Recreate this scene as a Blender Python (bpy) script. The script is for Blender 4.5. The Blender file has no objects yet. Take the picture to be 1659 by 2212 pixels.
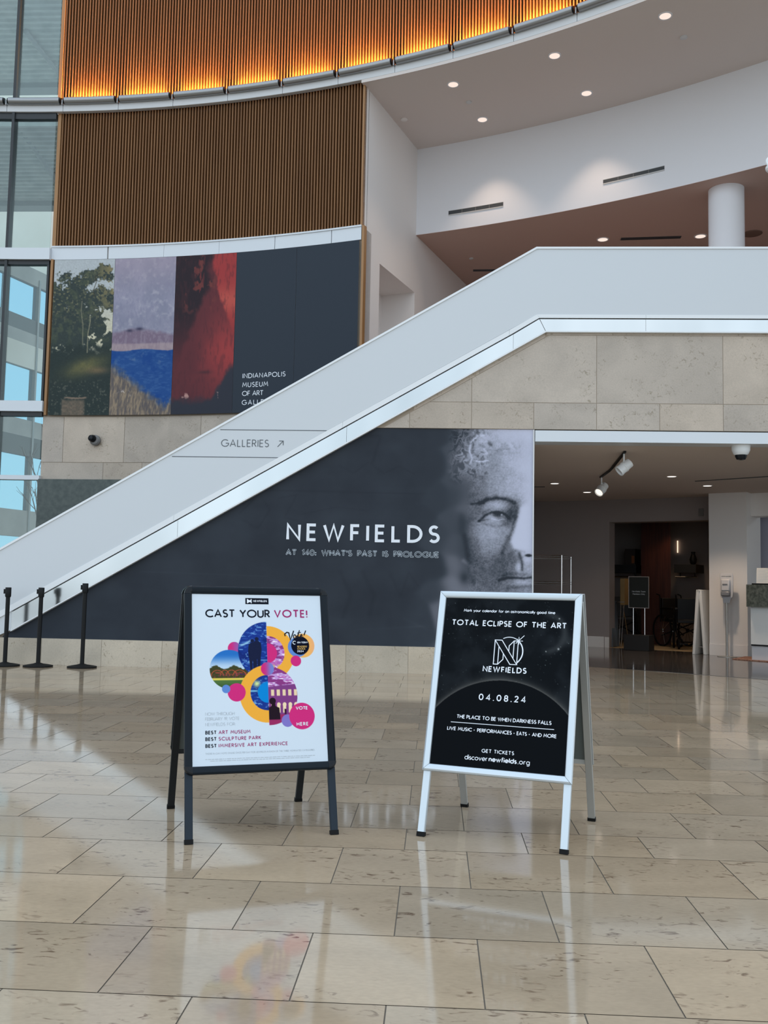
import bpy, math, random
import numpy as np
from mathutils import Matrix, Vector
random.seed(7)
SC = bpy.context.scene
COL = SC.collection
PI = math.pi
R = math.radians

# ------------------------------------------------------------------ camera
EYE = 1.02
cam_d = bpy.data.cameras.new('camera'); cam = bpy.data.objects.new('camera', cam_d); COL.objects.link(cam)
cam_d.sensor_fit = 'VERTICAL'; cam_d.sensor_height = 24.0
cam_d.lens = 2060.0 / 2212.0 * 24.0
cam_d.clip_start = 0.05; cam_d.clip_end = 500
right = Vector((0.99838, 0.05357, 0.01925)); up = Vector((-0.01501, -0.0784, 0.99681)); fwd = Vector((-0.0549, 0.99548, 0.07747))
M = Matrix((right, up, -fwd)).transposed().to_4x4(); M.translation = Vector((0, 0, EYE))
cam.matrix_world = M
SC.camera = cam

# ------------------------------------------------------------------ world, lights, exposure
SC.view_settings.view_transform = 'Standard'; SC.view_settings.look = 'None'
SC.view_settings.exposure = 0.0; SC.view_settings.gamma = 1.0
SC.view_settings.use_curve_mapping = False
SKY = 1.6
w = bpy.data.worlds.new('daylight'); SC.world = w; w.use_nodes = True
nt = w.node_tree; nt.nodes.clear()
tc = nt.nodes.new('ShaderNodeTexCoord'); sep = nt.nodes.new('ShaderNodeSeparateXYZ')
ramp = nt.nodes.new('ShaderNodeValToRGB'); noi = nt.nodes.new('ShaderNodeTexNoise')
cr2 = nt.nodes.new('ShaderNodeValToRGB'); mix = nt.nodes.new('ShaderNodeMix'); mix.data_type = 'RGBA'
bg = nt.nodes.new('ShaderNodeBackground'); out = nt.nodes.new('ShaderNodeOutputWorld')
nt.links.new(tc.outputs['Generated'], sep.inputs[0]); nt.links.new(sep.outputs['Z'], ramp.inputs[0])
e = ramp.color_ramp.elements
e[0].position = 0.0; e[0].color = (.34, .33, .31, 1)
e[1].position = 1.0; e[1].color = (.60, .76, .95, 1)
for p, c in ((.47, (.42, .42, .40, 1)), (.50, (.80, .88, .93, 1)), (.62, (.66, .80, .92, 1))):
    n_ = e.new(p); n_.color = c
mp = nt.nodes.new('ShaderNodeMath'); mp.operation = 'MULTIPLY_ADD'; mp.inputs[1].default_value = .5; mp.inputs[2].default_value = .5
nt.links.new(sep.outputs['Z'], mp.inputs[0]); nt.links.new(mp.outputs[0], ramp.inputs[0])
noi.inputs['Scale'].default_value = 2.6; noi.inputs['Detail'].default_value = 5
nt.links.new(tc.outputs['Generated'], noi.inputs['Vector'])
cr2.color_ramp.elements[0].position = .44; cr2.color_ramp.elements[0].color = (0, 0, 0, 1)
cr2.color_ramp.elements[1].position = .68; cr2.color_ramp.elements[1].color = (.8, .8, .8, 1)
nt.links.new(noi.outputs[0], cr2.inputs[0]); nt.links.new(cr2.outputs[0], mix.inputs[0])
nt.links.new(ramp.outputs[0], mix.inputs[6]); mix.inputs[7].default_value = (.88, .92, .96, 1)
nt.links.new(mix.outputs[2], bg.inputs[0]); bg.inputs[1].default_value = SKY
nt.links.new(bg.outputs[0], out.inputs[0])
LAMP = 1.0            # dimmer of every lamp in the building


def lamp_obj(name, kind, loc, power, color, parent=None, size=.1, aim=None, **kw):
    d = bpy.data.lights.new(name, kind); d.energy = power * LAMP; d.color = color
    if kind == 'AREA':
        d.shape = kw.get('shape', 'DISK'); d.size = size
        if 'size_y' in kw: d.size_y = kw['size_y']
    else:
        d.shadow_soft_size = size
    if kind == 'SPOT':
        d.spot_size = kw.get('spot', R(70)); d.spot_blend = kw.get('blend', .5)
    o = bpy.data.objects.new(name, d); COL.objects.link(o); o.location = loc
    if aim is not None:
        o.rotation_euler = Vector(aim).to_track_quat('-Z', 'Y').to_euler()
    if parent: o.parent = parent; o.location = Vector(loc) - parent.location
    return o


# ------------------------------------------------------------------ colour + materials
def lin(c):
    c = np.asarray(c, float) / 255.0
    return np.where(c <= .04045, c / 12.92, ((c + .055) / 1.055) ** 2.4)


def mat(name, color, rough=.6, metal=0.0, spec=.5, emit=None, estr=0.0, coat=0.0):
    m = bpy.data.materials.new(name); m.use_nodes = True
    b = m.node_tree.nodes['Principled BSDF']
    b.inputs['Base Color'].default_value = (*color, 1); b.inputs['Roughness'].default_value = rough
    b.inputs['Metallic'].default_value = metal; b.inputs['Specular IOR Level'].default_value = spec
    b.inputs['Coat Weight'].default_value = coat
    if emit:
        b.inputs['Emission Color'].default_value = (*emit, 1); b.inputs['Emission Strength'].default_value = estr
    return m


def noise_mat(name, c1, c2, scale=4, rough=.6, detail=4, stretch=(1, 1, 1), metal=0, spec=.5, lo=.35, hi=.65, bump=0.0):
    m = mat(name, c1, rough, metal, spec); t = m.node_tree; b = t.nodes['Principled BSDF']
    tc = t.nodes.new('ShaderNodeTexCoord'); mp = t.nodes.new('ShaderNodeMapping'); n = t.nodes.new('ShaderNodeTexNoise')
    r = t.nodes.new('ShaderNodeValToRGB')
    mp.inputs['Scale'].default_value = stretch; n.inputs['Scale'].default_value = scale; n.inputs['Detail'].default_value = detail
    t.links.new(tc.outputs['Object'], mp.inputs[0]); t.links.new(mp.outputs[0], n.inputs['Vector']); t.links.new(n.outputs[0], r.inputs[0])
    r.color_ramp.elements[0].position = lo; r.color_ramp.elements[0].color = (*c1, 1)
    r.color_ramp.elements[1].position = hi; r.color_ramp.elements[1].color = (*c2, 1)
    t.links.new(r.outputs[0], b.inputs['Base Color'])
    if bump:
        bp = t.nodes.new('ShaderNodeBump'); bp.inputs['Strength'].default_value = bump
        t.links.new(n.outputs[0], bp.inputs['Height']); t.links.new(bp.outputs[0], b.inputs['Normal'])
    return m


def stone_mat(name, base, vein, rough, spot_scale=9.0, spots=.55, spec=.5, tint_amt=1.0, coat=0.0, stretch=(1, 1, 1)):
    """Limestone: per-slab tone from the colour attribute, cloudy mottling, small fossil marks."""
    m = mat(name, base, rough, 0, spec, coat=coat); t = m.node_tree; b = t.nodes['Principled BSDF']; L = t.links.new
    tc = t.nodes.new('ShaderNodeTexCoord'); at = t.nodes.new('ShaderNodeAttribute'); at.attribute_name = 'tone'
    off = t.nodes.new('ShaderNodeVectorMath'); off.operation = 'MULTIPLY_ADD'; off.inputs[1].default_value = (37, 53, 29)
    L(at.outputs['Color'], off.inputs[0])
    st = t.nodes.new('ShaderNodeVectorMath'); st.operation = 'MULTIPLY'; st.inputs[1].default_value = stretch
    L(tc.outputs['Object'], st.inputs[0]); L(st.outputs[0], off.inputs[2])

    def noise(s, d, dist=0.0):
        n = t.nodes.new('ShaderNodeTexNoise'); n.inputs['Scale'].default_value = s; n.inputs['Detail'].default_value = d
        n.inputs['Distortion'].default_value = dist; L(off.outputs[0], n.inputs['Vector']); return n.outputs[0]

    def ramp_(src, a, b_):
        r = t.nodes.new('ShaderNodeMapRange'); r.inputs['From Min'].default_value = a; r.inputs['From Max'].default_value = b_
        L(src, r.inputs['Value']); return r.outputs[0]

    def mixc(f, a, b_, mode='MIX'):
        x = t.nodes.new('ShaderNodeMix'); x.data_type = 'RGBA'; x.blend_type = mode
        for s, i in ((f, 0), (a, 6), (b_, 7)):
            if isinstance(s, (int, float)): x.inputs[i].default_value = s
            elif isinstance(s, tuple): x.inputs[i].default_value = (*s, 1)
            else: L(s, x.inputs[i])
        return x.outputs[2]
    cloud = ramp_(noise(2.2, 5, .6), .3, .72)
    c = mixc(cloud, base, tuple(.80 * x for x in base))
    # marks come in patches
    patch = ramp_(noise(2.9, 3), .44, .58)
    marks = ramp_(noise(spot_scale * 2.6, 4, 1.2), .58, .70)
    mm = t.nodes.new('ShaderNodeMath'); mm.operation = 'MULTIPLY'; L(patch, mm.inputs[0]); L(marks, mm.inputs[1])
    ms = t.nodes.new('ShaderNodeMath'); ms.operation = 'MULTIPLY'; L(mm.outputs[0], ms.inputs[0]); ms.inputs[1].default_value = spots
    c = mixc(ms.outputs[0], c, vein)
    fine = ramp_(noise(60, 2), .3, .7)
    c = mixc(fine, c, mixc(1.0, c, (.90, .90, .90), 'MULTIPLY'))
    # slab tone
    tn = t.nodes.new('ShaderNodeMix'); tn.data_type = 'RGBA'; tn.blend_type = 'MULTIPLY'; tn.inputs[0].default_value = tint_amt
    L(c, tn.inputs[6]); L(at.outputs['Color'], tn.inputs[7])
    L(tn.outputs[2], b.inputs['Base Color'])
    return m


def attr_mat(name, rough=.5, spec=.5, coat=0.0):
    m = mat(name, (.5, .5, .5), rough, 0, spec, coat=coat); t = m.node_tree
    a = t.nodes.new('ShaderNodeAttribute'); a.attribute_name = 'print'
    t.links.new(a.outputs['Color'], t.nodes['Principled BSDF'].inputs['Base Color'])
    return m


def glass_mat(name, tint, refl=.10):
    m = bpy.data.materials.new(name); m.use_nodes = True; t = m.node_tree; t.nodes.clear()
    o = t.nodes.new('ShaderNodeOutputMaterial'); tr = t.nodes.new('ShaderNodeBsdfTransparent'); gl = t.nodes.new('ShaderNodeBsdfGlossy')
    fr = t.nodes.new('ShaderNodeFresnel'); mx = t.nodes.new('ShaderNodeMixShader'); ad = t.nodes.new('ShaderNodeMath')
    tr.inputs[0].default_value = (*tint, 1); gl.inputs['Roughness'].default_value = .02; fr.inputs[0].default_value = 1.5
    ad.operation = 'ADD'; ad.inputs[1].default_value = refl; t.links.new(fr.outputs[0], ad.inputs[0])
    t.links.new(ad.outputs[0], mx.inputs[0]); t.links.new(tr.outputs[0], mx.inputs[1]); t.links.new(gl.outputs[0], mx.inputs[2])
    t.links.new(mx.outputs[0], o.inputs[0])
    return m


MT = {}
MT['white'] = mat('white_paint', (.80, .77, .75), .55)
MT['panel'] = mat('white_lacquered_panel', (.635, .67, .70), .45, spec=.4)
MT['cap'] = mat('white_cap_metal', (.80, .83, .85), .35)
MT['ceil'] = mat('ceiling_paint', (.70, .635, .60), .8, spec=.2)
MT['fascia'] = mat('fascia_paint', (.80, .81, .85), .7, spec=.3)
MT['soffit'] = mat('soffit_paint', (.58, .43, .37), .8, spec=.2)
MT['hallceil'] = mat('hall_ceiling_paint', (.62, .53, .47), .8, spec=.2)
MT['steel'] = noise_mat('brushed_steel', (.48, .52, .54), (.62, .66, .68), .7, .15, 3, (1, 1, .3), metal=1.0)
MT['alu'] = mat('satin_aluminium', (.34, .345, .35), .34, .75)
MT['ledge'] = mat('ledge_metal', (.62, .63, .64), .45, .1)
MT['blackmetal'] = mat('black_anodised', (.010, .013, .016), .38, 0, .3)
MT['slate'] = mat('slate_anodised', (.024, .034, .046), .4, 0, .12)
MT['slaterail'] = mat('dark_slate_anodised', (.010, .015, .021), .35, 0, .12)
MT['cornerblack'] = mat('black_corner_plastic', (.008, .010, .013), .14, 0, .22)
MT['silver'] = mat('silver_anodised', (.62, .69, .74), .32, .5)
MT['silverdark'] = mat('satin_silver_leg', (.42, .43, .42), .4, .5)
MT['rubber'] = mat('black_rubber', (.008, .008, .008), .7, 0, .2)
MT['plastic'] = mat('black_plastic', (.008, .009, .010), .42, 0, .18)
MT['mullion'] = mat('dark_mullion', (.018, .022, .026), .4)
MT['band'] = mat('white_spandrel', (.68, .72, .76), .4)
MT['slat'] = noise_mat('oiled_wood', (.20, .092, .034), (.28, .135, .052), 3, .6, 4, (6, 6, .3))
MT['slatback'] = mat('dark_wood_backing', (.010, .005, .003), .9, spec=.1)
MT['trimwood'] = noise_mat('wood_trim', (.30, .15, .055), (.38, .20, .08), 3, .45, 4, (8, 8, .3))
MT['darkstone'] = noise_mat('dark_green_stone', (.045, .062, .060), (.075, .095, .088), 14, .35, 5)
MT['stone'] = stone_mat('limestone_wall', (.555, .475, .395), (.27, .22, .15), .55, 9, .75)
MT['plinth'] = stone_mat('limestone_plinth', (.62, .53, .41), (.27, .20, .12), .5, 9, .7)
MT['floor'] = stone_mat('polished_limestone', (.525, .40, .272), (.15, .09, .055), .07, 8.5, .9, .5, stretch=(.75, 1.5, 1))
MT['grout'] = mat('grout', (.20, .165, .125), .7)
MT['joint'] = mat('stone_joint', (.36, .30, .235), .8)
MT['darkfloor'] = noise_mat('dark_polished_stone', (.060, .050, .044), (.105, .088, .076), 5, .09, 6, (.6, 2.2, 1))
MT['tanfloor'] = noise_mat('tan_carpet', (.42, .30, .16), (.50, .37, .21), 60, .9)
MT['letter_white'] = mat('white_lettering', (.82, .86, .92), .5)
MT['letter_dark'] = mat('charcoal_lettering', (.10, .115, .13), .5)
MT['letter_black'] = mat('navy_black_ink', (.006, .009, .018), .5, spec=.08)
MT['letter_mag'] = mat('magenta_ink', (.36, .022, .14), .5, spec=.08)
MT['letter_grey'] = mat('grey_ink', (.50, .56, .62), .5, spec=.1)
MT['letter_gold'] = mat('gold_ink', (.70, .42, .10), .5)
MT['letter_faint'] = mat('pale_grey_ink', (.45, .49, .52), .5)
MT['print'] = attr_mat('printed_vinyl', .45, .07)
MT['paper'] = attr_mat('printed_paper', .45, .04)
MT['lampglow'] = mat('lit_lamp', (.3, .3, .3), .4, emit=(1.0, .80, .66), estr=.95)
MT['highlightglow'] = mat('warm_highlight_glow', (.8, .8, .8), .4, emit=(1.0, .72, .50), estr=1.5)
MT['lampwarm'] = mat('bright_lit_lamp', (.8, .8, .8), .4, emit=(1.0, .86, .70), estr=1.15)
MT['led'] = mat('amber_led_strip', (.8, .5, .2), .4, emit=(1.0, .42, .10), estr=6.0)
MT['vent'] = mat('dark_vent', (.05, .055, .06), .6)
MT['ventframe'] = mat('vent_frame', (.55, .55, .55), .5)
MT['greyplate'] = mat('grey_plate', (.16, .155, .15), .5)
MT['glass'] = glass_mat('green_tinted_glass', (.86, .93, .92), .03)
MT['deck'] = noise_mat('galvanised_deck', (.50, .54, .52), (.66, .69, .66), 3, .5, 4, metal=.2)
MT['outsteel'] = mat('grey_painted_steel', (.34, .37, .37), .5)
MT['outwall'] = noise_mat('beige_render', (.74, .69, .60), (.86, .82, .74), .6, .8, 4)
MT['outglass'] = mat('reflective_blue_glass', (.30, .55, .68), .06, .85)
MT['outband'] = noise_mat('grey_concrete_band', (.36, .36, .34), (.46, .46, .43), 2, .7)
MT['outgreen'] = mat('dark_green_panel', (.03, .065, .062), .4)
MT['bark'] = mat('bare_bark', (.10, .085, .07), .8)
MT['ground'] = mat('pale_paving', (.42, .41, .38), .9)
MT['mahog'] = noise_mat('mahogany', (.055, .013, .008), (.095, .024, .013), 4, .45, 4, (8, 8, .4))
MT['darkbrown'] = mat('dark_brown_panel', (.035, .022, .018), .6)
MT['tanwall'] = mat('tan_wall', (.52, .36, .18), .7)
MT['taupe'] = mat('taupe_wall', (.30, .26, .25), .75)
MT['grille'] = mat('brown_grille', (.20, .13, .10), .7)
MT['granite'] = noise_mat('green_granite', (.050, .058, .046), (.13, .14, .115), 26, .25, 6)
MT['sanit'] = mat('pale_grey_plastic', (.58, .58, .60), .35)
MT['sanitdark'] = mat('grey_translucent_plastic', (.22, .23, .25), .3)
MT['chrome'] = mat('chrome', (.72, .72, .72), .15, 1.0)
MT['matred'] = noise_mat('woven_red_mat', (.22, .085, .055), (.42, .26, .19), 40, .95)
MT['boardwhite'] = mat('white_board', (.72, .72, .70), .5)
MT['yellowwood'] = mat('honey_wood', (.36, .23, .09), .5)
MT['bluegrey'] = mat('blue_grey_board', (.10, .125, .15), .5)
MT['backboard'] = mat('grey_backing_board', (.10, .125, .125), .5)
MT['blackcloth'] = mat('black_vinyl', (.010, .010, .011), .55)
MT['lavender'] = mat('blue_grey_wall', (.38, .38, .47), .7)
MT['signblack'] = mat('black_sign_face', (.010, .014, .013), .35)


# ------------------------------------------------------------------ mesh builder
class MB:
    def __init__(s): s.v = []; s.f = []; s.t = []; s.cur = (1, 1, 1)
    def add(s, vs, fs):
        o = len(s.v); s.v += [tuple(map(float, p)) for p in vs]
        s.f += [tuple(i + o for i in f) for f in fs]; s.t += [s.cur] * len(fs); return s
    def box(s, x0, x1, y0, y1, z0, z1, fn=None):
        vs = [(x, y, z) for z in (z0, z1) for y in (y0, y1) for x in (x0, x1)]
        if fn: vs = [fn(*p) for p in vs]
        return s.add(vs, [(0, 2, 3, 1), (4, 5, 7, 6), (0, 1, 5, 4), (2, 6, 7, 3), (0, 4, 6, 2), (1, 3, 7, 5)])
    def quad(s, a, b, c, d): return s.add([a, b, c, d], [(0, 1, 2, 3)])
    def prism(s, poly, fn0, fn1):
        """poly of 2D points, two maps to 3D: a closed solid."""
        n = len(poly); vs = [fn0(*p) for p in poly] + [fn1(*p) for p in poly]
        fs = [tuple(range(n)), tuple(reversed(range(n, 2 * n)))]
        fs += [(i, i + n, (i + 1) % n + n, (i + 1) % n) for i in range(n)]
        return s.add(vs, fs)
    def tube(s, pts, r, n=12, caps=True):
        pts = [Vector(p) for p in pts]; rs = r if isinstance(r, (list, tuple)) else [r] * len(pts)
        rings = []; ref = None
        for i, p in enumerate(pts):
            d = (pts[min(i + 1, len(pts) - 1)] - pts[max(i - 1, 0)]).normalized()
            if ref is None:
                ref = d.cross(Vector((0, 0, 1)))
                if ref.length < 1e-4: ref = Vector((1, 0, 0))
            a = (ref - d * ref.dot(d)).normalized(); ref = a; b = d.cross(a)
            rings.append([p + (a * math.cos(2 * PI * k / n) + b * math.sin(2 * PI * k / n)) * rs[i] for k in range(n)])
        vs = [q for rg in rings for q in rg]; fs = []
        for i in range(len(pts) - 1):
            for k in range(n):
                fs.append((i * n + k, i * n + (k + 1) % n, (i + 1) * n + (k + 1) % n, (i + 1) * n + k))
        if caps: fs += [tuple(reversed(range(n))), tuple(range((len(pts) - 1) * n, len(pts) * n))]
        return s.add(vs, fs)
    def lathe(s, prof, loc=(0, 0, 0), n=32, axis=None):
        vs = []
        q = Vector((0, 0, 1)).rotation_difference(Vector(axis).normalized()) if axis is not None else None
        for r, z in prof:
            for k in range(n):
                p = Vector((r * math.cos(2 * PI * k / n), r * math.sin(2 * PI * k / n), z))
                if q: p = q @ p
                vs.append(p + Vector(loc))
        fs = []
        for i in range(len(prof) - 1):
            for k in range(n): fs.append((i * n + k, i * n + (k + 1) % n, (i + 1) * n + (k + 1) % n, (i + 1) * n + k))
        fs += [tuple(reversed(range(n))), tuple(range((len(prof) - 1) * n, len(prof) * n))]
        return s.add(vs, fs)
    def torus(s, c, axis, R_, r, n=24, m=8, a0=0.0, a1=2 * PI):
        q = Vector((0, 0, 1)).rotation_difference(Vector(axis).normalized()); full = abs(a1 - a0 - 2 * PI) < 1e-6
        vs = []; fs = []; N = n if full else n + 1
        for i in range(N):
            t = a0 + (a1 - a0) * i / n
            for j in range(m):
                u = 2 * PI * j / m
                vs.append(Vector(c) + q @ Vector(((R_ + r * math.cos(u)) * math.cos(t), (R_ + r * math.cos(u)) * math.sin(t), r * math.sin(u))))
        for i in range(n):
            for j in range(m):
                a = i * m; b = ((i + 1) % N) * m
                fs.append((a + j, b + j, b + (j + 1) % m, a + (j + 1) % m))
        if not full: fs += [tuple(range(m)), tuple(reversed(range((N - 1) * m, N * m)))]
        return s.add(vs, fs)
    def pbox(s, r0, r1, a0, a1, z0, z1, n=None):
        """box bent round the rotunda's axis, angles in degrees"""
        n = n or max(1, int(abs(a1 - a0) / .8)); vs = []
        for i in range(n + 1):
            a = a0 + (a1 - a0) * i / n
            vs += [P(r0, a, z0), P(r1, a, z0), P(r1, a, z1), P(r0, a, z1)]
        fs = [(0, 1, 2, 3), tuple(4 * n + k for k in (3, 2, 1, 0))]
        for i in range(n):
            for k in range(4): fs.append((4 * i + k, 4 * i + 4 + k, 4 * i + 4 + (k + 1) % 4, 4 * i + (k + 1) % 4))
        return s.add(vs, fs)
    def profile_arc(s, prof, a0, a1, n):
        vs = []; m = len(prof)
        for i in range(n + 1):
            a = a0 + (a1 - a0) * i / n
            vs += [P(r, a, z) for r, z in prof]
        fs = [tuple(range(m)), tuple(reversed(range(n * m, n * m + m)))]
        for i in range(n):
            for k in range(m): fs.append((m * i + k, m * i + m + k, m * i + m + (k + 1) % m, m * i + (k + 1) % m))
        return s.add(vs, fs)
    def build(s, name, m, parent=None, world=False, smooth=True, tone=False, bevel=0.0, fixn=True):
        me = bpy.data.meshes.new(name); vs = s.v
        if parent is not None and world:
            l = parent.location; vs = [(p[0] - l.x, p[1] - l.y, p[2] - l.z) for p in vs]
        me.from_pydata(vs, [], s.f)
        if tone:
            ca = me.color_attributes.new('tone', 'FLOAT_COLOR', 'CORNER'); buf = np.ones((len(me.loops), 4), np.float32); k = 0
            for f, t in zip(s.f, s.t): buf[k:k + len(f), :3] = t; k += len(f)
            ca.data.foreach_set('color', buf.ravel())
        if fixn:
            import bmesh
            b = bmesh.new(); b.from_mesh(me); bmesh.ops.recalc_face_normals(b, faces=b.faces); b.to_mesh(me); b.free()
        if smooth:
            me.polygons.foreach_set('use_smooth', [True] * len(me.polygons)); me.set_sharp_from_angle(angle=R(32))
        me.materials.append(m)
        o = bpy.data.objects.new(name, me); COL.objects.link(o)
        if parent is not None: o.parent = parent
        if bevel:
            bv = o.modifiers.new('bevel', 'BEVEL'); bv.width = bevel; bv.segments = 2; bv.limit_method = 'ANGLE'
        return o


def thing(name, label, cat, loc=(0, 0, 0), rz=0.0, group=None):
    o = bpy.data.objects.new(name, None); COL.objects.link(o); o.location = loc; o.rotation_euler = (0, 0, rz)
    o.empty_display_size = .1
    return tag(o, label, cat, group)


def tag(o, label, cat, group=None):
    o['label'] = label; o['category'] = cat
    if group: o['group'] = group
    return o


def struct(o, label=None):
    o['kind'] = 'structure'
    if label: o['label'] = label
    return o


def copy_tree(o, loc=None, label=None, parent=None):
    c = o.copy(); COL.objects.link(c)
    if parent is not None: c.parent = parent
    if loc is not None: c.location = loc
    if label: c['label'] = label
    for ch in list(o.children): copy_tree(ch, None, None, c)
    return c


# rotunda: everything curved is concentric about this axis
CX, CY = -6.4666, -1.1889
RL = 15.765                     # lip of the light ring
RS = 15.985                     # face of the slat wall
RF = 18.26                      # curved fascia
AE = 19.33                      # angle where the slat wall ends
def P(r, a, z=0.0):
    t = R(a); return (CX + r * math.sin(t), CY + r * math.cos(t), z)
YA = 11.31                      # face of the stair wall
K = 1.02 / 1.12


# ------------------------------------------------------------------ stroke lettering
def arc(cx, cy, rx, ry, a0, a1, n=None):
    n = n or max(4, int(abs(a1 - a0) / 14))
    return [(cx + rx * math.cos(R(a0 + (a1 - a0) * i / n)), cy + ry * math.sin(R(a0 + (a1 - a0) * i / n))) for i in range(n + 1)]
def dot(x, y, e_=.07): return [(x, y - e_), (x, y + e_)]
G = {
 'A': (.74, [[(0, 0), (.37, 1), (.74, 0)], [(.13, .32), (.61, .32)]]),
 'B': (.50, [[(.0, .52), (.26, .52)] + arc(.26, .26, .24, .26, 90, -90) + [(0, 0), (0, 1), (.24, 1)] + arc(.24, .76, .22, .24, 90, -90)]),
 'C': (.80, [arc(.5, .5, .5, .5, 48, 312)]),
 'D': (.70, [[(0, 0), (0, 1), (.22, 1)] + arc(.22, .5, .48, .5, 90, -90) + [(0, 0)]]),
 'E': (.44, [[(.44, 1), (0, 1), (0, 0), (.44, 0)], [(0, .52), (.40, .52)]]),
 'F': (.42, [[(.42, 1), (0, 1), (0, 0)], [(0, .52), (.38, .52)]]),
 'G': (.92, [arc(.5, .5, .5, .5, 45, 342) + [(.97, .47), (.58, .47)]]),
 'H': (.64, [[(0, 0), (0, 1)], [(.64, 0), (.64, 1)], [(0, .52), (.64, .52)]]),
 'I': (.0, [[(0, 0), (0, 1)]]),
 'J': (.34, [[(.34, 1), (.34, .24)] + arc(.14, .24, .20, .24, 0, -120)]),
 'K': (.54, [[(0, 0), (0, 1)], [(.50, 1), (0, .45)], [(.17, .62), (.54, 0)]]),
 'L': (.40, [[(0, 1), (0, 0), (.40, 0)]]),
 'M': (.86, [[(0, 0), (.12, 1), (.43, .28), (.74, 1), (.86, 0)]]),
 'N': (.66, [[(0, 0), (0, 1), (.66, 0), (.66, 1)]]),
 'O': (1.0, [arc(.5, .5, .5, .5, 0, 360)]),
 'P': (.46, [[(0, 0), (0, 1), (.22, 1)] + arc(.22, .73, .25, .27, 90, -90) + [(0, .46)]]),
 'Q': (1.0, [arc(.5, .5, .5, .5, 0, 360), [(.62, .28), (.95, -.05)]]),
 'R': (.50, [[(0, 0), (0, 1), (.22, 1)] + arc(.22, .74, .25, .26, 90, -90) + [(0, .48)], [(.22, .48), (.52, 0)]]),
 'S': (.48, [arc(.24, .755, .215, .245, 38, 270) + arc(.24, .255, .24, .255, 90, -145)[1:]]),
 'T': (.60, [[(0, 1), (.60, 1)], [(.30, 1), (.30, 0)]]),
 'U': (.62, [[(0, 1), (0, .31)] + arc(.31, .31, .31, .31, 180, 360) + [(.62, 1)]]),
 'V': (.72, [[(0, 1), (.36, 0), (.72, 1)]]),
 'W': (1.06, [[(0, 1), (.28, 0), (.53, 1), (.78, 0), (1.06, 1)]]),
 'X': (.62, [[(0, 0), (.62, 1)], [(0, 1), (.62, 0)]]),
 'Y': (.66, [[(0, 1), (.33, .48), (.66, 1)], [(.33, .48), (.33, 0)]]),
 'Z': (.60, [[(0, 1), (.60, 1), (0, 0), (.60, 0)]]),
 '0': (.60, [arc(.30, .5, .30, .5, 0, 360)]),
 '1': (.18, [[(0, .82), (.18, 1), (.18, 0)]]),
 '2': (.50, [arc(.25, .74, .24, .26, 165, -35) + [(.0, 0), (.52, 0)]]),
 '4': (.58, [[(.44, 0), (.44, 1), (0, .28), (.60, .28)]]),
 '8': (.52, [arc(.26, .75, .22, .25, 0, 360), arc(.26, .26, .26, .26, 0, 360)]),
 '9': (.54, [arc(.27, .72, .27, .28, 0, 360), [(.53, .66), (.24, 0)]]),
 '.': (.0, [dot(0, .0)]), ',': (.0, [[(.02, .06), (-.06, -.18)]]), ':': (.0, [dot(0, .05), dot(0, .5)]),
 '!': (.0, [[(0, 1), (0, .30)], dot(0, .03)]), "'": (.0, [[(0, 1), (-.03, .72)]]), '*': (.12, [arc(.06, .45, .05, .05, 0, 360)]),
 'a': (.60, [arc(.30, .32, .30, .32, 0, 360), [(.60, .64), (.60, 0)]]),
 'b': (.60, [arc(.30, .32, .30, .32, 0, 360), [(0, 1), (0, 0)]]),
 'c': (.50, [arc(.30, .32, .30, .32, 50, 310)]),
 'd': (.60, [arc(.30, .32, .30, .32, 0, 360), [(.60, 1), (.60, 0)]]),
 'e': (.60, [[(.01, .32), (.60, .32)] + arc(.30, .32, .30, .32, 0, 315)]),
 'f': (.30, [[(.12, 0), (.12, .8)] + arc(.30, .80, .18, .20, 180, 75), [(0, .62), (.30, .62)]]),
 'g': (.60, [arc(.30, .32, .30, .32, 0, 360), [(.60, .64), (.60, -.1)] + arc(.32, -.08, .28, .22, 0, -140)]),
 'h': (.46, [[(0, 0), (0, 1)], arc(.23, .40, .23, .24, 180, 0) + [(.46, 0)]]),
 'i': (.0, [[(0, 0), (0, .64)], dot(0, .90)]),
 'k': (.42, [[(0, 0), (0, 1)], [(.40, .64), (0, .28)], [(.14, .40), (.42, 0)]]),
 'l': (.0, [[(0, 0), (0, 1)]]),
 'm': (.76, [[(0, 0), (0, .64)], [(0, .42)] + arc(.19, .43, .19, .21, 180, 0) + [(.38, 0)], [(.38, .42)] + arc(.57, .43, .19, .21, 180, 0) + [(.76, 0)]]),
 'n': (.46, [[(0, 0), (0, .64)], [(0, .40)] + arc(.23, .40, .23, .24, 180, 0) + [(.46, 0)]]),
 'o': (.64, [arc(.32, .32, .32, .32, 0, 360)]),
 'p': (.60, [arc(.30, .32, .30, .32, 0, 360), [(0, .64), (0, -.32)]]),
 'r': (.26, [[(0, 0), (0, .64)], [(0, .36)] + arc(.22, .36, .22, .27, 180, 75)]),
 's': (.34, [arc(.17, .475, .15, .165, 38, 270) + arc(.17, .165, .17, .165, 90, -145)[1:]]),
 't': (.30, [[(.13, .90), (.13, 0)], [(0, .62), (.30, .62)]]),
 'u': (.46, [[(0, .64), (0, .24)] + arc(.23, .24, .23, .24, 180, 360), [(.46, .64), (.46, 0)]]),
 'v': (.50, [[(0, .64), (.25, 0), (.50, .64)]]),
 'w': (.78, [[(0, .64), (.20, 0), (.39, .60), (.58, 0), (.78, .64)]]),
 'y': (.50, [[(0, .64), (.26, .02)], [(.50, .64), (.13, -.32)]]),
}


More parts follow.
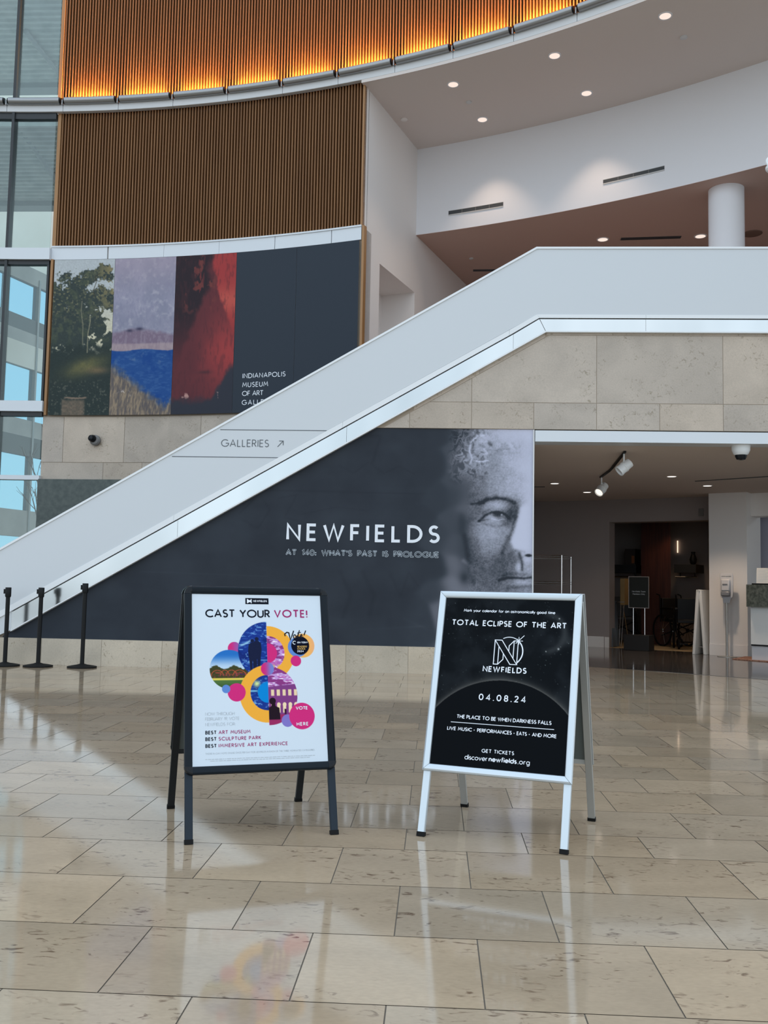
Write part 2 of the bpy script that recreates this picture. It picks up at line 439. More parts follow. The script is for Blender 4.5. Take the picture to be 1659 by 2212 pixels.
def ribbon(pts, hw):
    """flat ribbon of half width hw along a 2D polyline, mitred"""
    pts = [p for i, p in enumerate(pts) if i == 0 or math.dist(p, pts[i - 1]) > 1e-5]
    n = len(pts); closed = n > 3 and math.dist(pts[0], pts[-1]) < 1e-6
    L_ = []; 
    for i in range(n):
        p = pts[i]
        a = pts[i - 1] if i > 0 else (pts[n - 2] if closed else None)
        b = pts[i + 1] if i < n - 1 else (pts[1] if closed else None)
        def nrm(u, v):
            d = math.dist(u, v) or 1e-9; return (-(v[1] - u[1]) / d, (v[0] - u[0]) / d)
        n1 = nrm(a, p) if a else None; n2 = nrm(p, b) if b else None
        if n1 and n2:
            mx, my = n1[0] + n2[0], n1[1] + n2[1]; l = math.hypot(mx, my)
            if l < .25: mx, my, s_ = n1[0], n1[1], 1.0
            else:
                mx, my = mx / l, my / l; s_ = min(1 / max(.2, mx * n1[0] + my * n1[1]), 1.75)
        else:
            mx, my = n1 or n2; s_ = 1
        L_.append(((p[0] + mx * hw * s_, p[1] + my * hw * s_), (p[0] - mx * hw * s_, p[1] - my * hw * s_)))
    vs = [q for pr in L_ for q in pr]
    return vs, [(2 * i, 2 * i + 1, 2 * i + 3, 2 * i + 2) for i in range(n - 1)]


def layout(text, sw=.13, width=None, track=.12, space=.36):
    """strokes of a line of text; cap height 1. Fits `width` by tracking."""
    adv = []; x = 0.0; gaps = 0; base = 0.0
    for ch in text:
        if ch == ' ': base += space; continue
        base += G[ch][0] + sw
    ng = max(1, len(text) - 1)
    sx = 1.0
    if width:
        track = (width - base) / ng
        if track < .05: sx = width / (base + .05 * ng); track = .05
    strokes = []; x = sw / 2
    for ch in text:
        if ch == ' ': x += space + track; continue
        wd, pl = G[ch]
        for s_ in pl: strokes.append([((x + px) * sx, sw / 2 + py * (1 - sw)) for px, py in s_])
        x += wd + sw + track
    return strokes, (x - track - sw / 2) * sx


def lettering(name, text, fn, size, material, parent, width=None, sw=.13, track=.12, align='left', outline=None, space=.36, world=False):
    """fn maps (x, y) metres on the surface, origin at the baseline start, to 3D"""
    st, tw = layout(text, sw, width / size if width else None, track, space)
    dx = {'left': 0, 'center': -tw / 2, 'right': -tw}[align]
    mb = MB(); fn0 = fn; o_ = Vector(fn0(0, 0)); nz = (Vector(fn0(.01, 0)) - o_).cross(Vector(fn0(0, .01)) - o_).normalized()
    for si, s_ in enumerate(st):
        lift = nz * (.00018 * (si % 4))          # strokes lie over one another like cut vinyl
        fn = lambda x, y: tuple(Vector(fn0(x, y)) + lift)
        if outline:
            for sg in (-1, 1):
                vs, fs = ribbon(s_, sw / 2)
                side = [vs[2 * i + (0 if sg < 0 else 1)] for i in range(len(vs) // 2)]
                v2, f2 = ribbon(side, outline / 2)
                mb.add([fn((p[0] + dx) * size, p[1] * size) for p in v2], f2)
            if math.dist(s_[0], s_[-1]) > 1e-6:
                for k in (0, -1):
                    a, b = (vs[0], vs[1]) if k == 0 else (vs[-2], vs[-1])
                    v2, f2 = ribbon([a, b], outline / 2); mb.add([fn((p[0] + dx) * size, p[1] * size) for p in v2], f2)
        else:
            vs, fs = ribbon(s_, sw / 2); mb.add([fn((p[0] + dx) * size, p[1] * size) for p in vs], fs)
    return mb.build(name, material, parent, world=world, smooth=False, fixn=False)


def strokes_obj(name, polys, hw, fn, material, parent, world=False):
    mb = MB()
    fn0 = fn; o_ = Vector(fn0(0, 0)); nz = (Vector(fn0(.01, 0)) - o_).cross(Vector(fn0(0, .01)) - o_).normalized()
    for i, p in enumerate(polys):
        fn = lambda x, y: tuple(Vector(fn0(x, y)) + nz * (.00015 * (i % 5)))
        vs, fs = ribbon(p, hw if not isinstance(hw, (list, tuple)) else hw[i]); mb.add([fn(*q) for q in vs], fs)
    return mb.build(name, material, parent, world=world, smooth=False, fixn=False)


# ------------------------------------------------------------------ printed pictures (numpy painters -> point colours)
def _hash(ix, iy, s):
    n = (ix.astype(np.int64) * 374761393 + iy.astype(np.int64) * 668265263 + s * 974634777) & 0x7fffffff
    n = ((n ^ (n >> 13)) * 1274126177) & 0x7fffffff
    return ((n ^ (n >> 16)) & 0xffff) / 65535.0
def vnoise(x, y, s=0):
    ix = np.floor(x); iy = np.floor(y); fx = x - ix; fy = y - iy; fx = fx * fx * (3 - 2 * fx); fy = fy * fy * (3 - 2 * fy)
    a = _hash(ix, iy, s); b = _hash(ix + 1, iy, s); c = _hash(ix, iy + 1, s); d = _hash(ix + 1, iy + 1, s)
    return (a * (1 - fx) + b * fx) * (1 - fy) + (c * (1 - fx) + d * fx) * fy
def fbm(x, y, o=4, s=0):
    t = 0; a = .5; n = 0
    for i in range(o):
        t = t + a * vnoise(x, y, s + i); n += a; a *= .5; x = x * 2.03 + 11.3; y = y * 2.03 + 7.1
    return t / n
def sstep(a, b, x):
    t = np.clip((x - a) / (b - a), 0, 1); return t * t * (3 - 2 * t)
def over(c, col, a):
    a = np.asarray(a)[..., None]; return c * (1 - a) + np.asarray(col, float) * a
def seg_dist(x, y, pts):
    d = np.full(x.shape, 1e9)
    for (x0, y0), (x1, y1) in zip(pts[:-1], pts[1:]):
        dx, dy = x1 - x0, y1 - y0; t = np.clip(((x - x0) * dx + (y - y0) * dy) / (dx * dx + dy * dy + 1e-9), 0, 1)
        d = np.minimum(d, np.hypot(x - x0 - t * dx, y - y0 - t * dy))
    return d


def print_grid(name, xs, ys, fn, painter, material, parent, world=False, albedo=1.0, tint=(1, 1, 1)):
    """grid of printed points: xs, ys surface coordinates, fn maps arrays to 3D, painter gives sRGB 0..255"""
    X, Y = np.meshgrid(xs, ys); ny, nx = X.shape
    co = fn(X, Y); co = np.stack(co, -1).reshape(-1, 3).astype(np.float64)
    if parent is not None and world: co -= np.array(parent.location)
    rgb = np.clip(painter(X, Y), 0, 255); col = np.clip(lin(rgb) * albedo * np.asarray(tint), 0, .95)
    me = bpy.data.meshes.new(name); idx = np.arange(nx * ny).reshape(ny, nx)
    q = np.stack([idx[:-1, :-1], idx[:-1, 1:], idx[1:, 1:], idx[1:, :-1]], -1).reshape(-1, 4)
    me.vertices.add(nx * ny); me.vertices.foreach_set('co', co.ravel())
    me.loops.add(q.size); me.loops.foreach_set('vertex_index', q.ravel().astype(np.int32))
    me.polygons.add(len(q)); me.polygons.foreach_set('loop_start', np.arange(0, q.size, 4, dtype=np.int32))
    me.update(calc_edges=True); me.validate()
    ca = me.color_attributes.new('print', 'FLOAT_COLOR', 'POINT')
    buf = np.ones((nx * ny, 4), np.float32); buf[:, :3] = col.reshape(-1, 3); ca.data.foreach_set('color', buf.ravel())
    me.materials.append(material)
    o = bpy.data.objects.new(name, me); COL.objects.link(o)
    if parent is not None: o.parent = parent
    return o
# ------------------------------------------------------------------ floor
def tone(lo=.86, hi=1.06, warm=.025):
    t = random.uniform(lo, hi); d = random.uniform(-warm, warm)
    return (t * (1 + d), t, t * (1 - d * 1.4))


edges = [v * K for v in (2.649, 3.157, 3.671, 4.17, 4.517, 5.01, 5.495, 5.88, 6.25, 6.70, 7.08)]
steps = [.465, .33, .45, .44, .35]
rows_up = list(edges); i = 0
while rows_up[-1] < 16: rows_up.append(rows_up[-1] + steps[i % 5]); i += 1
rows_dn = [edges[0]]; i = 0
while rows_dn[0] > -6: rows_dn.insert(0, rows_dn[0] - (.465, .465, .33)[i % 3]); i += 1
PIT = .5265 * K; GAP = .0019
mb = MB()
def tile_row(y0, y1, ph):
    x = ph - math.ceil((ph + 10) / PIT) * PIT
    while x < 9:
        mb.cur = tone(); mb.quad((x + GAP, y0 + GAP, 0), (x + PIT - GAP, y0 + GAP, 0), (x + PIT - GAP, y1 - GAP, 0), (x + GAP, y1 - GAP, 0)); x += PIT
for k in range(len(rows_up) - 1): tile_row(rows_up[k], rows_up[k + 1], (.150 if k % 2 == 0 else -.115) * K)
for k in range(len(rows_dn) - 1): tile_row(rows_dn[k], rows_dn[k + 1], (-.115 if (len(rows_dn) - 1 - k) % 2 == 1 else .150) * K)
floor = struct(mb.build('floor', MT['floor'], tone=True, fixn=False, smooth=False))
mb = MB(); mb.box(-24, 14, -20, 17, -.30, -.0025)
struct(mb.build('floor_base', MT['grout']))

# ------------------------------------------------------------------ stair wall: plinth, stone band, opening, lintel
def ln(p, q):
    m_ = (q[1] - p[1]) / (q[0] - p[0]); return lambda x: p[1] + m_ * (x - p[0])
T_top = ln((-5.802 * K, 1.52 * K), (1.278 * K, 5.632 * K))
T_face = ln((-5.759 * K, .692 * K), (1.285 * K, 4.724 * K))
T_line = ln((-5.754 * K, .601 * K), (1.315 * K, 4.662 * K))
T_band = ln((-5.601 * K, .433 * K), (1.407 * K, 4.483 * K))
XK = 1.278 * K; XKB = 1.407 * K                          # knees
ZT, ZF, ZL, ZB = 5.640 * K, 4.728 * K, 4.674 * K, 4.495 * K
XE = 6.4                                                # right end, outside the frame
XL = -6.35 * K - .2
XO = 1.262 * K                                          # edge of the opening
ZP, ZM, ZLB = .345 * K, 3.205 * K, 3.045 * K            # plinth top, mural top, lintel underside
YW = YA + .055                                          # wall face behind mural and cladding
inv = lambda f, z: (z - f(0)) / (f(1) - f(0))
mb = MB()
mb.prism([(XL, 0), (XO - .012, 0), (XO - .012, ZM + .02), (XE, ZM + .02), (XE, ZB + .1), (XKB, ZB + .1), (inv(T_band, 0.) , .12), (XL, .05)],
         lambda x, z: (x, YW + .012, z), lambda x, z: (x, YW + .30, z))
struct(mb.build('wall_front', MT['joint']))
mb = MB(); mb.box(XL, XO - .005, YW - .047, YW + .011, .0, ZP - .003); struct(mb.build('trim_11', MT['joint']))
mb = MB(); xs = [-5.37 * K + .813 * K * (i - 1) for i in range(0, 9)]
xs = [XL] + [(-4.37 + .8065 * i) * K for i in range(-2, 6)] + [(.47) * K, XO]
for a, b in zip(xs[:-1], xs[1:]):
    mb.cur = tone(.92, 1.06, .03); mb.box(a + .002, b - .002, YW - .052, YW + .012, .0, ZP)
struct(mb.build('trim_1', MT['plinth'], tone=True))
# stone band over the opening, each slab clipped by the stair's slope
def clip(poly, f):
    """keep the part of a polygon with z below f(x)"""
    out_ = []
    for (p, q) in zip(poly, poly[1:] + poly[:1]):
        dp, dq = f(p[0]) - p[1], f(q[0]) - q[1]
        if dp >= 0: out_.append(p)
        if dp * dq < 0:
            t = dp / (dp - dq); out_.append((p[0] + t * (q[0] - p[0]), p[1] + t * (q[1] - p[1])))
    return out_
zb1, zb2 = 3.558 * K, 4.462 * K; j = .0035
cols = [-2.8 * K + 1.628 * K * i for i in range(6)]; cols = [(.442 + 1.628 * i) * K for i in range(-2, 5)]
slope = lambda x: T_band(x) - .045
slabs = []
pl = clip([(-2.2, ZM + .001), (XE, ZM + .001), (XE, ZB + .01), (-2.2, ZB + .01)], lambda x: T_band(x) + .004)
mj = MB(); mj.prism(pl, lambda x, z: (x, YW - .016, z), lambda x, z: (x, YW + .01, z)); struct(mj.build('trim_12', MT['joint']))
for a, b in zip(cols[:-1], cols[1:]): slabs.append((a, b, zb1, zb2))
half = [(.442 + .814 * i) * K for i in range(-3, 9)]
for a, b in zip(half[:-1], half[1:]): slabs.append((a, b, ZM, zb1))
mb = MB()
for a, b, z0, z1 in slabs:
    pl = clip([(a + j, z0 + j), (b - j, z0 + j), (b - j, z1 - j), (a + j, z1 - j)], slope)
    if len(pl) > 2:
        mb.cur = tone(.94, 1.05, .02); mb.prism(pl, lambda x, z: (x, YW - .02, z), lambda x, z: (x, YW + .02, z))
for a, b in ((1.41, 2.28), (2.28, 3.90), (3.90, 5.52), (5.52, 6.9)):
    mb.cur = tone(.94, 1.05, .02); mb.box(a * K + .004, b * K - .004, YW - .02, YW + .02, zb2 + .002, ZB + .01)
for i in range(6):
    x0, x1 = 1.40 * K - .86 * K * (i + 1) + .003, 1.40 * K - .86 * K * i - .003
    mb.cur = tone(.94, 1.05, .02)
    if T_band(x0) > ZM: mb.prism([(x0, slope(x0) + .006), (x1, slope(x1) + .006), (x1, T_band(x1) + .01), (x0, T_band(x0) + .01)], lambda x, z: (x, YW - .02, z), lambda x, z: (x, YW + .02, z))
struct(mb.build('trim_2', MT['stone'], tone=True))
mb = MB(); mb.box(XO + .012, XE, YA + .03, YA + .30, ZLB, ZM - .012)
struct(mb.build('trim_3', MT['band']), 'white metal lintel over the hall opening')
mb = MB(); mb.box(XO - .012, XO + .004, YA + .03, YA + .36, 0, ZM - .005)
struct(mb.build('trim_4', MT['ledge']))

# ------------------------------------------------------------------ stair: parapet, cap, steel cladding, flight, landing
st = thing('staircase', 'white-panelled staircase rising left to right to a landing above the dark mural', 'staircase', (XK, YA + .1, 0))
def ybox(mb, poly, y0, y1): mb.prism(poly, lambda x, z: (x, y0, z), lambda x, z: (x, y1, z))
XF = inv(T_face, .02)
mb = MB(); ybox(mb, [(XL, T_top(XL) - .02), (XK + .006, ZT - .02), (XE, ZT - .02), (XE, ZF), (1.285 * K, ZF), (XL, max(.01, T_face(XL)))], YA, YA + .14)
mb.build('parapet', MT['panel'], st, world=True)
mb = MB()
ybox(mb, [(XL, T_top(XL) - .025), (XK, ZT - .025), (XE, ZT - .025), (XE, ZT), (XK - .006, ZT), (XL, T_top(XL) + .004)], YA - .012, YA + .152)
mb.build('parapet_cap', MT['cap'], st, world=True)
# slim upper flashing and the wide steel band, in lengths with seams
seams = [-6.0, -3.469, -1.254, .923]
def seg(f0, f1, xa, xb, y0, y1, sk=.0):
    return [(xa, f0(xa)), (xb, f0(xb)), (xb + sk, f1(xb + sk)), (xa + sk, f1(xa + sk))]
lens = [(XL, -3.469 * K), (-3.469 * K, -1.254 * K), (-1.254 * K, .923 * K)]
dark = lambda x: T_line(x) - .007
for a, b in lens:
    m1 = MB(); ybox(m1, seg(T_face, lambda x: T_line(x) + .008, a + .001, b - .001, 0, 0), YA - .004, YA + .05); m1.build('flashing', MT['cap'], st, world=True)
    a2 = max(a, -5.60 * K) if a == XL else a + .05
    m2 = MB(); ybox(m2, seg(dark, lambda x: T_band(x) + .012, a2 + .0015, b + .05 - .0015, 0, 0), YA + .004, YA + .05); m2.build('steel_band', MT['steel'], st, world=True)
m1 = MB(); ybox(m1, [(.923 * K + .001, T_face(.923 * K)), (1.285 * K, ZF), (1.315 * K, ZL + .008), (.923 * K + .001, T_line(.923 * K) + .008)], YA - .004, YA + .05); m1.build('flashing', MT['cap'], st, world=True)
for a, b in ((1.285 * K, 2.70 * K), (2.70 * K, XE)):
    m1 = MB(); ybox(m1, [(a + .001, ZF), (b - .001, ZF), (b - .001, ZL + .008), ((1.316 * K if a < 2 else a + .001), ZL + .008)], YA - .004, YA + .05); m1.build('flashing', MT['cap'], st, world=True)
    m2 = MB(); a0 = 1.322 * K if a < 2 else a
    ybox(m2, [(a0 + .0015, ZL - .006), (b - .0015, ZL - .006), (b - .0015, ZB + .012), ((1.40 * K if a < 2 else a) + .0015, ZB + .012)], YA + .004, YA + .05); m2.build('steel_band', MT['steel'], st, world=True)
x0 = .923 * K + .05
m2 = MB(); ybox(m2, [(x0 + .0015, dark(x0)), (1.315 * K, ZL - .006), (1.395 * K, ZB + .012), (x0 + .0015, T_band(x0) + .012)], YA + .004, YA + .05); m2.build('steel_band', MT['steel'], st, world=True)
m3 = MB(); ybox(m3, [(-5.60 * K, T_band(-5.6 * K) - .006), (1.405 * K, ZB - .004), (XE, ZB - .004), (XE, ZB + .011), (1.398 * K, ZB + .011), (-5.60 * K, T_band(-5.6 * K) + .011)], YA - .012, YA + .05)
m3.build('edge_trim', MT['cap'], st, world=True)
m4 = MB(); ybox(m4, [(-5.56 * K, T_line(-5.56 * K)), (1.31 * K, ZL + .004), (XE, ZL + .004), (XE, ZL - .012), (1.32 * K, ZL - .012), (-5.56 * K, T_line(-5.56 * K) - .02)], YA + .02, YA + .05)
m4.build('shadow_gap', MT['mullion'], st, world=True)
mb = MB(); ybox(mb, [(XL, max(.01, T_face(XL))), (-5.60 * K, T_face(-5.6 * K)), (-5.60 * K, T_band(-5.6 * K) + .012), (XL, .02)], YA + .012, YA + .06); mb.build('end_panel', MT['panel'], st, world=True)
# the flight itself, behind the parapet
mb = MB(); n = 26; x_b, x_t = -6.6, XK - .25; zt = 4.25
for i in range(n):
    xa = x_b + (x_t - x_b) * i / n; xb = x_b + (x_t - x_b) * (i + 1) / n; z = zt * (i + 1) / n
    mb.box(xa, xb, YA + .38, YA + 1.75, max(0, z - .35), z)
mb.build('step_flight', MT['stone'], st, world=True, smooth=False)
# lettering on the parapet
fy = YA - .0025
put = lambda x0, z0: (lambda x, y: (x0 + x, fy, z0 + y))
lettering('lettering', 'GALLERIES', put(-2.868 * K, 2.924 * K), .099 * K, MT['letter_dark'], st, width=.640 * K, sw=.10, world=True)
strokes_obj('arrow', [[(0, 0), (.068, .072)], [(.018, .072), (.068, .072), (.068, .020)]], .0042, lambda x, y: (-2.112 * K + x, fy, 2.93 * K + y), MT['letter_dark'], st, world=True)
for (xa, xb, z) in ((-2.885 * K, -1.378 * K, 3.152 * K), (-3.522 * K, -2.075 * K, 2.785 * K)):
    strokes_obj('rule', [[(xa, z), (xb, z)]], .0042, lambda x, y: (x, fy, y), MT['letter_dark'], st, world=True)

# ------------------------------------------------------------------ rotunda: slat wall, spandrel, stone, glass
def polar_floor(name, r0, r1, a0, a1, z0, z1, m): 
    mb = MB(); mb.pbox(r0, r1, a0, a1, z0, z1); return struct(mb.build(name, m))
def slats(name, label, a0, a1, z0, z1):
    t = thing(name, label, 'slat wall', P(RS, (a0 + a1) / 2, z0))
    mb = MB(); mb.pbox(RS + .148, RS + .16, a0, a1, z0, z1); mb.build('backing', MT['slatback'], t, world=True)
    mb = MB(); a = a0 + .28
    while a < a1 - .14:
        c, s_ = math.cos(R(a)), math.sin(R(a)); hw = .0082
        def f(x, y, z): return (CX + y * s_ + x * c, CY + y * c - x * s_, z)
        mb.box(-hw, hw, RS - .004, RS + .15, z0, z1, f); a += .1763
    mb.build('slats', MT['slat'], t, world=True, smooth=False)
    mb = MB(); mb.pbox(RS - .015, RS + .07, a0, a0 + .20, z0, z1, 1); mb.build('edge_board', MT['trimwood'], t, world=True)
    if a1 < 25:
        mb = MB(); mb.pbox(RS - .015, RS + .07, a1 - .10, a1, z0, z1, 1); mb.build('edge_board', MT['trimwood'], t, world=True)
    return t
slats('slat_wall', 'lower curved wall of dark vertical wood slats between light ring and banners', .62, AE, 6.40, 8.645)
slats('slat_wall', 'upper curved wall of wood slats glowing amber above the light ring', .55, 56, 8.66, 12.6)
mb = MB()
for a in (.62, 4.05, 7.42, 10.79, 14.18, 17.58):
    b = min(a + 3.375, AE)
    mb.pbox(RS - .03, RS + .08, a + .01, b - .01, 6.185, 6.395, 5)
mb.pbox(RS - .045, RS + .08, .62, AE, 6.385, 6.41)
struct(mb.build('trim_5', MT['band']))
# backing drum below
mb = MB(); mb.pbox(RS + .0, RS + .35, .55, AE, 0, 6.4); struct(mb.build('wall_left', MT['joint']))
mb = MB()
for z0, z1, cuts in ((2.885, 3.62, (.56, 1.81, 5.44, 10.02, 13.6, 17.3, AE)), (2.0, 2.885, (.56, 4.25, 6.56, 10.2, 13.8, 17.0, AE))):
    for a, b in zip(cuts[:-1], cuts[1:]):
        mb.cur = tone(.93, 1.05, .02); mb.pbox(RS - .008, RS + .01, a + .012, b - .012, z0 + .004, z1 - .004, 4)
struct(mb.build('trim_6', MT['stone'], tone=True))
mb = MB(); mb.pbox(RS - .12, RS + .0, .62, AE, 0, 2.605); struct(mb.build('trim_7', MT['darkstone']))
# brown edge strips flanking the banners
mb = MB(); mb.pbox(RS - .06, RS, .66, .80, 3.64, 6.185, 1); mb.pbox(RS - .03, RS + .06, 19.36, 19.50, 3.0, 6.40, 1); struct(mb.build('trim_8', MT['trimwood']))

# curved glazing to the left
mull = [.50 - 2.47 * i for i in range(0, 14)]
wi = 0
for k in range(len(mull) - 1):
    a1, a0 = mull[k], mull[k + 1]
    for z0, z1 in ((0, 2.60), (2.665, 3.69), (3.86, 6.15), (6.36, 8.60), (8.75, 12.6)):
        if k > 5 and False: continue
        wi += 1
        t = MB(); t.pbox(RS - .006, RS + .006, a0 + .02, a1 - .02, z0, z1, 3)
        g = t.build('window_%d' % wi, MT['glass']); struct(g)
mb = MB()
for a in mull[1:]:
    c, s_ = math.cos(R(a)), math.sin(R(a))
    def f(x, y, z): return (CX + y * s_ + x * c, CY + y * c - x * s_, z)
    mb.box(-.022, .022, RS - .08, RS + .07, 0, 12.6, f)
mb.pbox(RS - .055, RS + .05, mull[-1], .56, 6.10, 6.17); mb.pbox(RS - .055, RS + .05, mull[-1], .56, 3.62, 3.69); mb.pbox(RS - .05, RS + .05, mull[-1], .56, 8.54, 8.646)
mb.pbox(RS - .05, RS + .05, .44, .56, 3.86, 6.17, 1)
struct(mb.build('trim_9', MT['mullion']))
mb = MB()
for a in range(14):
    b1 = .62 - 3.36 * a; b0 = b1 - 3.34
    mb.pbox(RS - .10, RS + .06, b0, b1, 6.17, 6.36, 4); mb.pbox(RS - .10, RS + .06, b0, b1, 3.69, 3.86, 4); mb.pbox(RS - .09, RS + .06, b0, b1, 2.595, 2.665, 4)
struct(mb.build('trim_10', MT['band']))

# ------------------------------------------------------------------ white bay to the right: radial wall, ceiling, fascia, soffit
ur = Vector((math.sin(R(AE)), math.cos(R(AE)), 0)); un = Vector((ur.y, -ur.x, 0))
def rad(r, n_, z): return (CX + ur.x * r + un.x * n_, CY + ur.y * r + un.y * n_, z)
mb = MB()
def rbox(mb, r0, r1, n0, n1, z0, z1): mb.box(r0, r1, n0, n1, z0, z1, lambda x, y, z: rad(x, y, z))
rbox(mb, RS + .165, 16.68, -.62, 0, 0, 8.72); rbox(mb, RS + .02, RS + .17, -.02, 0, 0, 8.72); rbox(mb, 16.4, 18.5, -.76, -.615, 4.0, 6.3); rbox(mb, 18.23, 24, -.62, 0, 0, 8.72); rbox(mb, 16.68, 18.23, -.62, 0, 6.05, 8.72); rbox(mb, 16.68, 18.23, -.62, 0, 0, 4.22)
struct(mb.build('wall_right', MT['white'], smooth=False))
polar_floor('ceiling', 15.90, RF + .3, AE - .1, 62, 8.597, 8.644, MT['ceil'])
polar_floor('wall_back', RF, RF + .25, AE, 62, 7.072, 8.62, MT['fascia'])
polar_floor('ceiling_upper_hall', RF + .001, 25, AE, 62, 7.069, 7.2, MT['soffit'])
polar_floor('wall_upper_hall', 24.3, 24.6, AE, 62, 4.0, 7.1, MT['darkbrown'])
# upper floor slab and landing
mb = MB(); n = 22; vs = []
for i in range(n + 1):
    a = AE + .2 + (44 - AE) * i / n; r0 = max(RL + .05, (YA + .16 - CY) / math.cos(R(a)))
    vs += [P(r0, a, 4.10), P(24.2, a, 4.10), P(24.2, a, 4.25), P(r0, a, 4.25)]
fs = [(0, 1, 2, 3), tuple(4 * n + k for k in (3, 2, 1, 0))]
for i in range(n):
    for k in range(4): fs.append((4 * i + k, 4 * i + 4 + k, 4 * i + 4 + (k + 1) % 4, 4 * i + (k + 1) % 4))
mb.add(vs, fs)
struct(mb.build('floor_upper', MT['taupe'], smooth=False))
# ------------------------------------------------------------------ light ring
ring = thing('light_ring_ledge', 'pale metal ledge of the curved light ring running across the wood slats', 'light ring', P(RL, 10, 8.58))
for i in range(-4, 17):
    a0 = 1.0 + 3.365 * i; a1 = a0 + 3.365; mb = MB()
    mb.profile_arc([(15.904, 8.645), (15.90, 8.65), (15.90, 8.765), (15.925, 8.785), (RS - .008, 8.785), (RS - .008, 8.645)], a0 + .012, a1 - .012, 5)
    mb.build('ledge_segment', MT['ledge'], ring, world=True)
where = {-2: 'leftmost whole light tube of the curved ring, crossing the glass wall', -1: 'ring light tube over the seam between glass wall and slats', 0: 'first ring light tube over the slats, starting at their left edge'}
ordn = ['second', 'third', 'fourth', 'fifth', 'sixth', 'seventh', 'eighth', 'ninth', 'tenth', 'eleventh', 'twelfth']
for i in range(-2, 12):
    a0 = 1.0 + 3.365 * i; a1 = a0 + 3.365; am = (a0 + a1) / 2
    lb = where.get(i) or 'grey ring light tube, %s from the left edge of the slat wall' % ordn[i - 1]
    t = thing('cove_light', lb, 'light', P(15.868, am, 8.76), group='tube lights of the curved ring')
    pr = [(15.868 + .061 * math.cos(2 * PI * k / 14), 8.806 + .057 * math.sin(2 * PI * k / 14)) for k in range(14)]
    mb = MB(); mb.profile_arc(pr, a0 + .16, a1 - .16, 6); mb.build('tube', MT['alu'], t, world=True)
    for ac in (a0 + .13, a1 - .13):
        pe = [(15.868 + .051 * math.cos(2 * PI * k / 12), 8.806 + .047 * math.sin(2 * PI * k / 12)) for k in range(12)]
        mb = MB(); mb.profile_arc(pe, ac - .045, ac + .045, 1); mb.build('end_cap', MT['plastic'], t, world=True)
    if i >= 0:
        # amber uplighter tucked behind the tube, washing the slats
        c, s_ = math.cos(R(am)), math.sin(R(am)); L_ = 2 * PI * RL * 3.365 / 360
        o = lamp_obj('uplight', 'AREA', P(RS - .032, am, 8.80), 120.0, (1.0, .42, .08), t, size=L_ * .72, size_y=.022, shape='RECTANGLE')
        z_ = Vector((-s_ * .25, -c * .25, -1)).normalized()           # light travels along -z: up and a little into the slats
        x_ = Vector((c, -s_, 0)); y_ = z_.cross(x_)
        mt_ = Matrix((x_, y_, z_)).transposed().to_4x4(); o.rotation_euler = mt_.to_euler()
    mb = MB(); mb.pbox(15.85, 15.90, a0 - .03, a0 + .03, 8.74, 8.82, 1); mb.build('bracket', MT['alu'], t, world=True)

# ------------------------------------------------------------------ recessed downlights, sprinklers
def downlight(label, loc, group, r=.085, power=14, glow='lampglow', spot=70, color=(1, .80, .60)):
    t = thing('downlight', label, 'light', loc, group=group)
    MB().lathe([(r * 1.0, -.004), (r * 1.22, -.006), (r * 1.26, 0.004), (r * 1.0, .004)], n=24).build('trim_ring', MT['fascia'], t)
    MB().lathe([(r, .0), (r, .001)], loc=(0, 0, -.004), n=24).build('lens', MT[glow], t)
    if power:
        o = lamp_obj('beam', 'SPOT', (0, 0, -.02), power, color, None, size=.06, spot=R(spot), blend=.6); o.parent = t
    return t
gu = 'round downlights in the high ceiling under the light ring'
for lb, p in (('high ceiling downlight nearest the slat wall, left of the other four', (.156, 13.89)), ('high ceiling downlight closest to the top of the tall white side wall', (.648, 14.986)),
              ('high ceiling downlight in the middle, close below the curved light ring', (1.582, 13.138)), ('high ceiling downlight above the wider right-hand wall vent', (2.196, 14.184)),
              ('high ceiling downlight farthest right, near the top edge', (2.917, 12.218))):
    downlight(lb, (p[0], p[1], 8.594), gu, power=70, spot=82, color=(1, .74, .55), r=.075)
gs = 'round downlights in the brown upper hall ceiling'
downlight('upper hall downlight in brown ceiling, left of the long ceiling slot', (2.80, 16.246, 7.066), gs, power=90, spot=130, color=(1, .60, .42))
downlight('upper hall downlight in brown ceiling, beside the white round column', (4.42, 16.097, 7.066), gs, power=90, spot=130, color=(1, .60, .42))
for lb, p, z, r in (('small round sprinkler in high ceiling near the two left downlights', (.411, 14.419), 8.596, .045), ('small round sprinkler in high ceiling right of the top right downlight', (3.285, 12.715), 8.596, .05),
                    ('small white detector at the ceiling edge of the tall side wall', (-.62, 14.96), 8.596, .055), ('small round sprinkler in brown ceiling above the sloping parapet', (.57, 17.2), 7.069, .04),
                    ('dark round speaker grille in brown ceiling right of the column', (5.246, 15.971), 7.069, .16)):
    nm = 'speaker_grille' if r > .1 else ('smoke_detector' if r == .055 else 'sprinkler_head')
    tag(MB().lathe([(r * .5, -.022), (r, -.012), (r, .003)], loc=(p[0], p[1], z), n=18).build(nm, MT['grille'] if r > .1 else MT['ledge'] if r != .055 else MT['white']), lb, nm.split('_')[0])
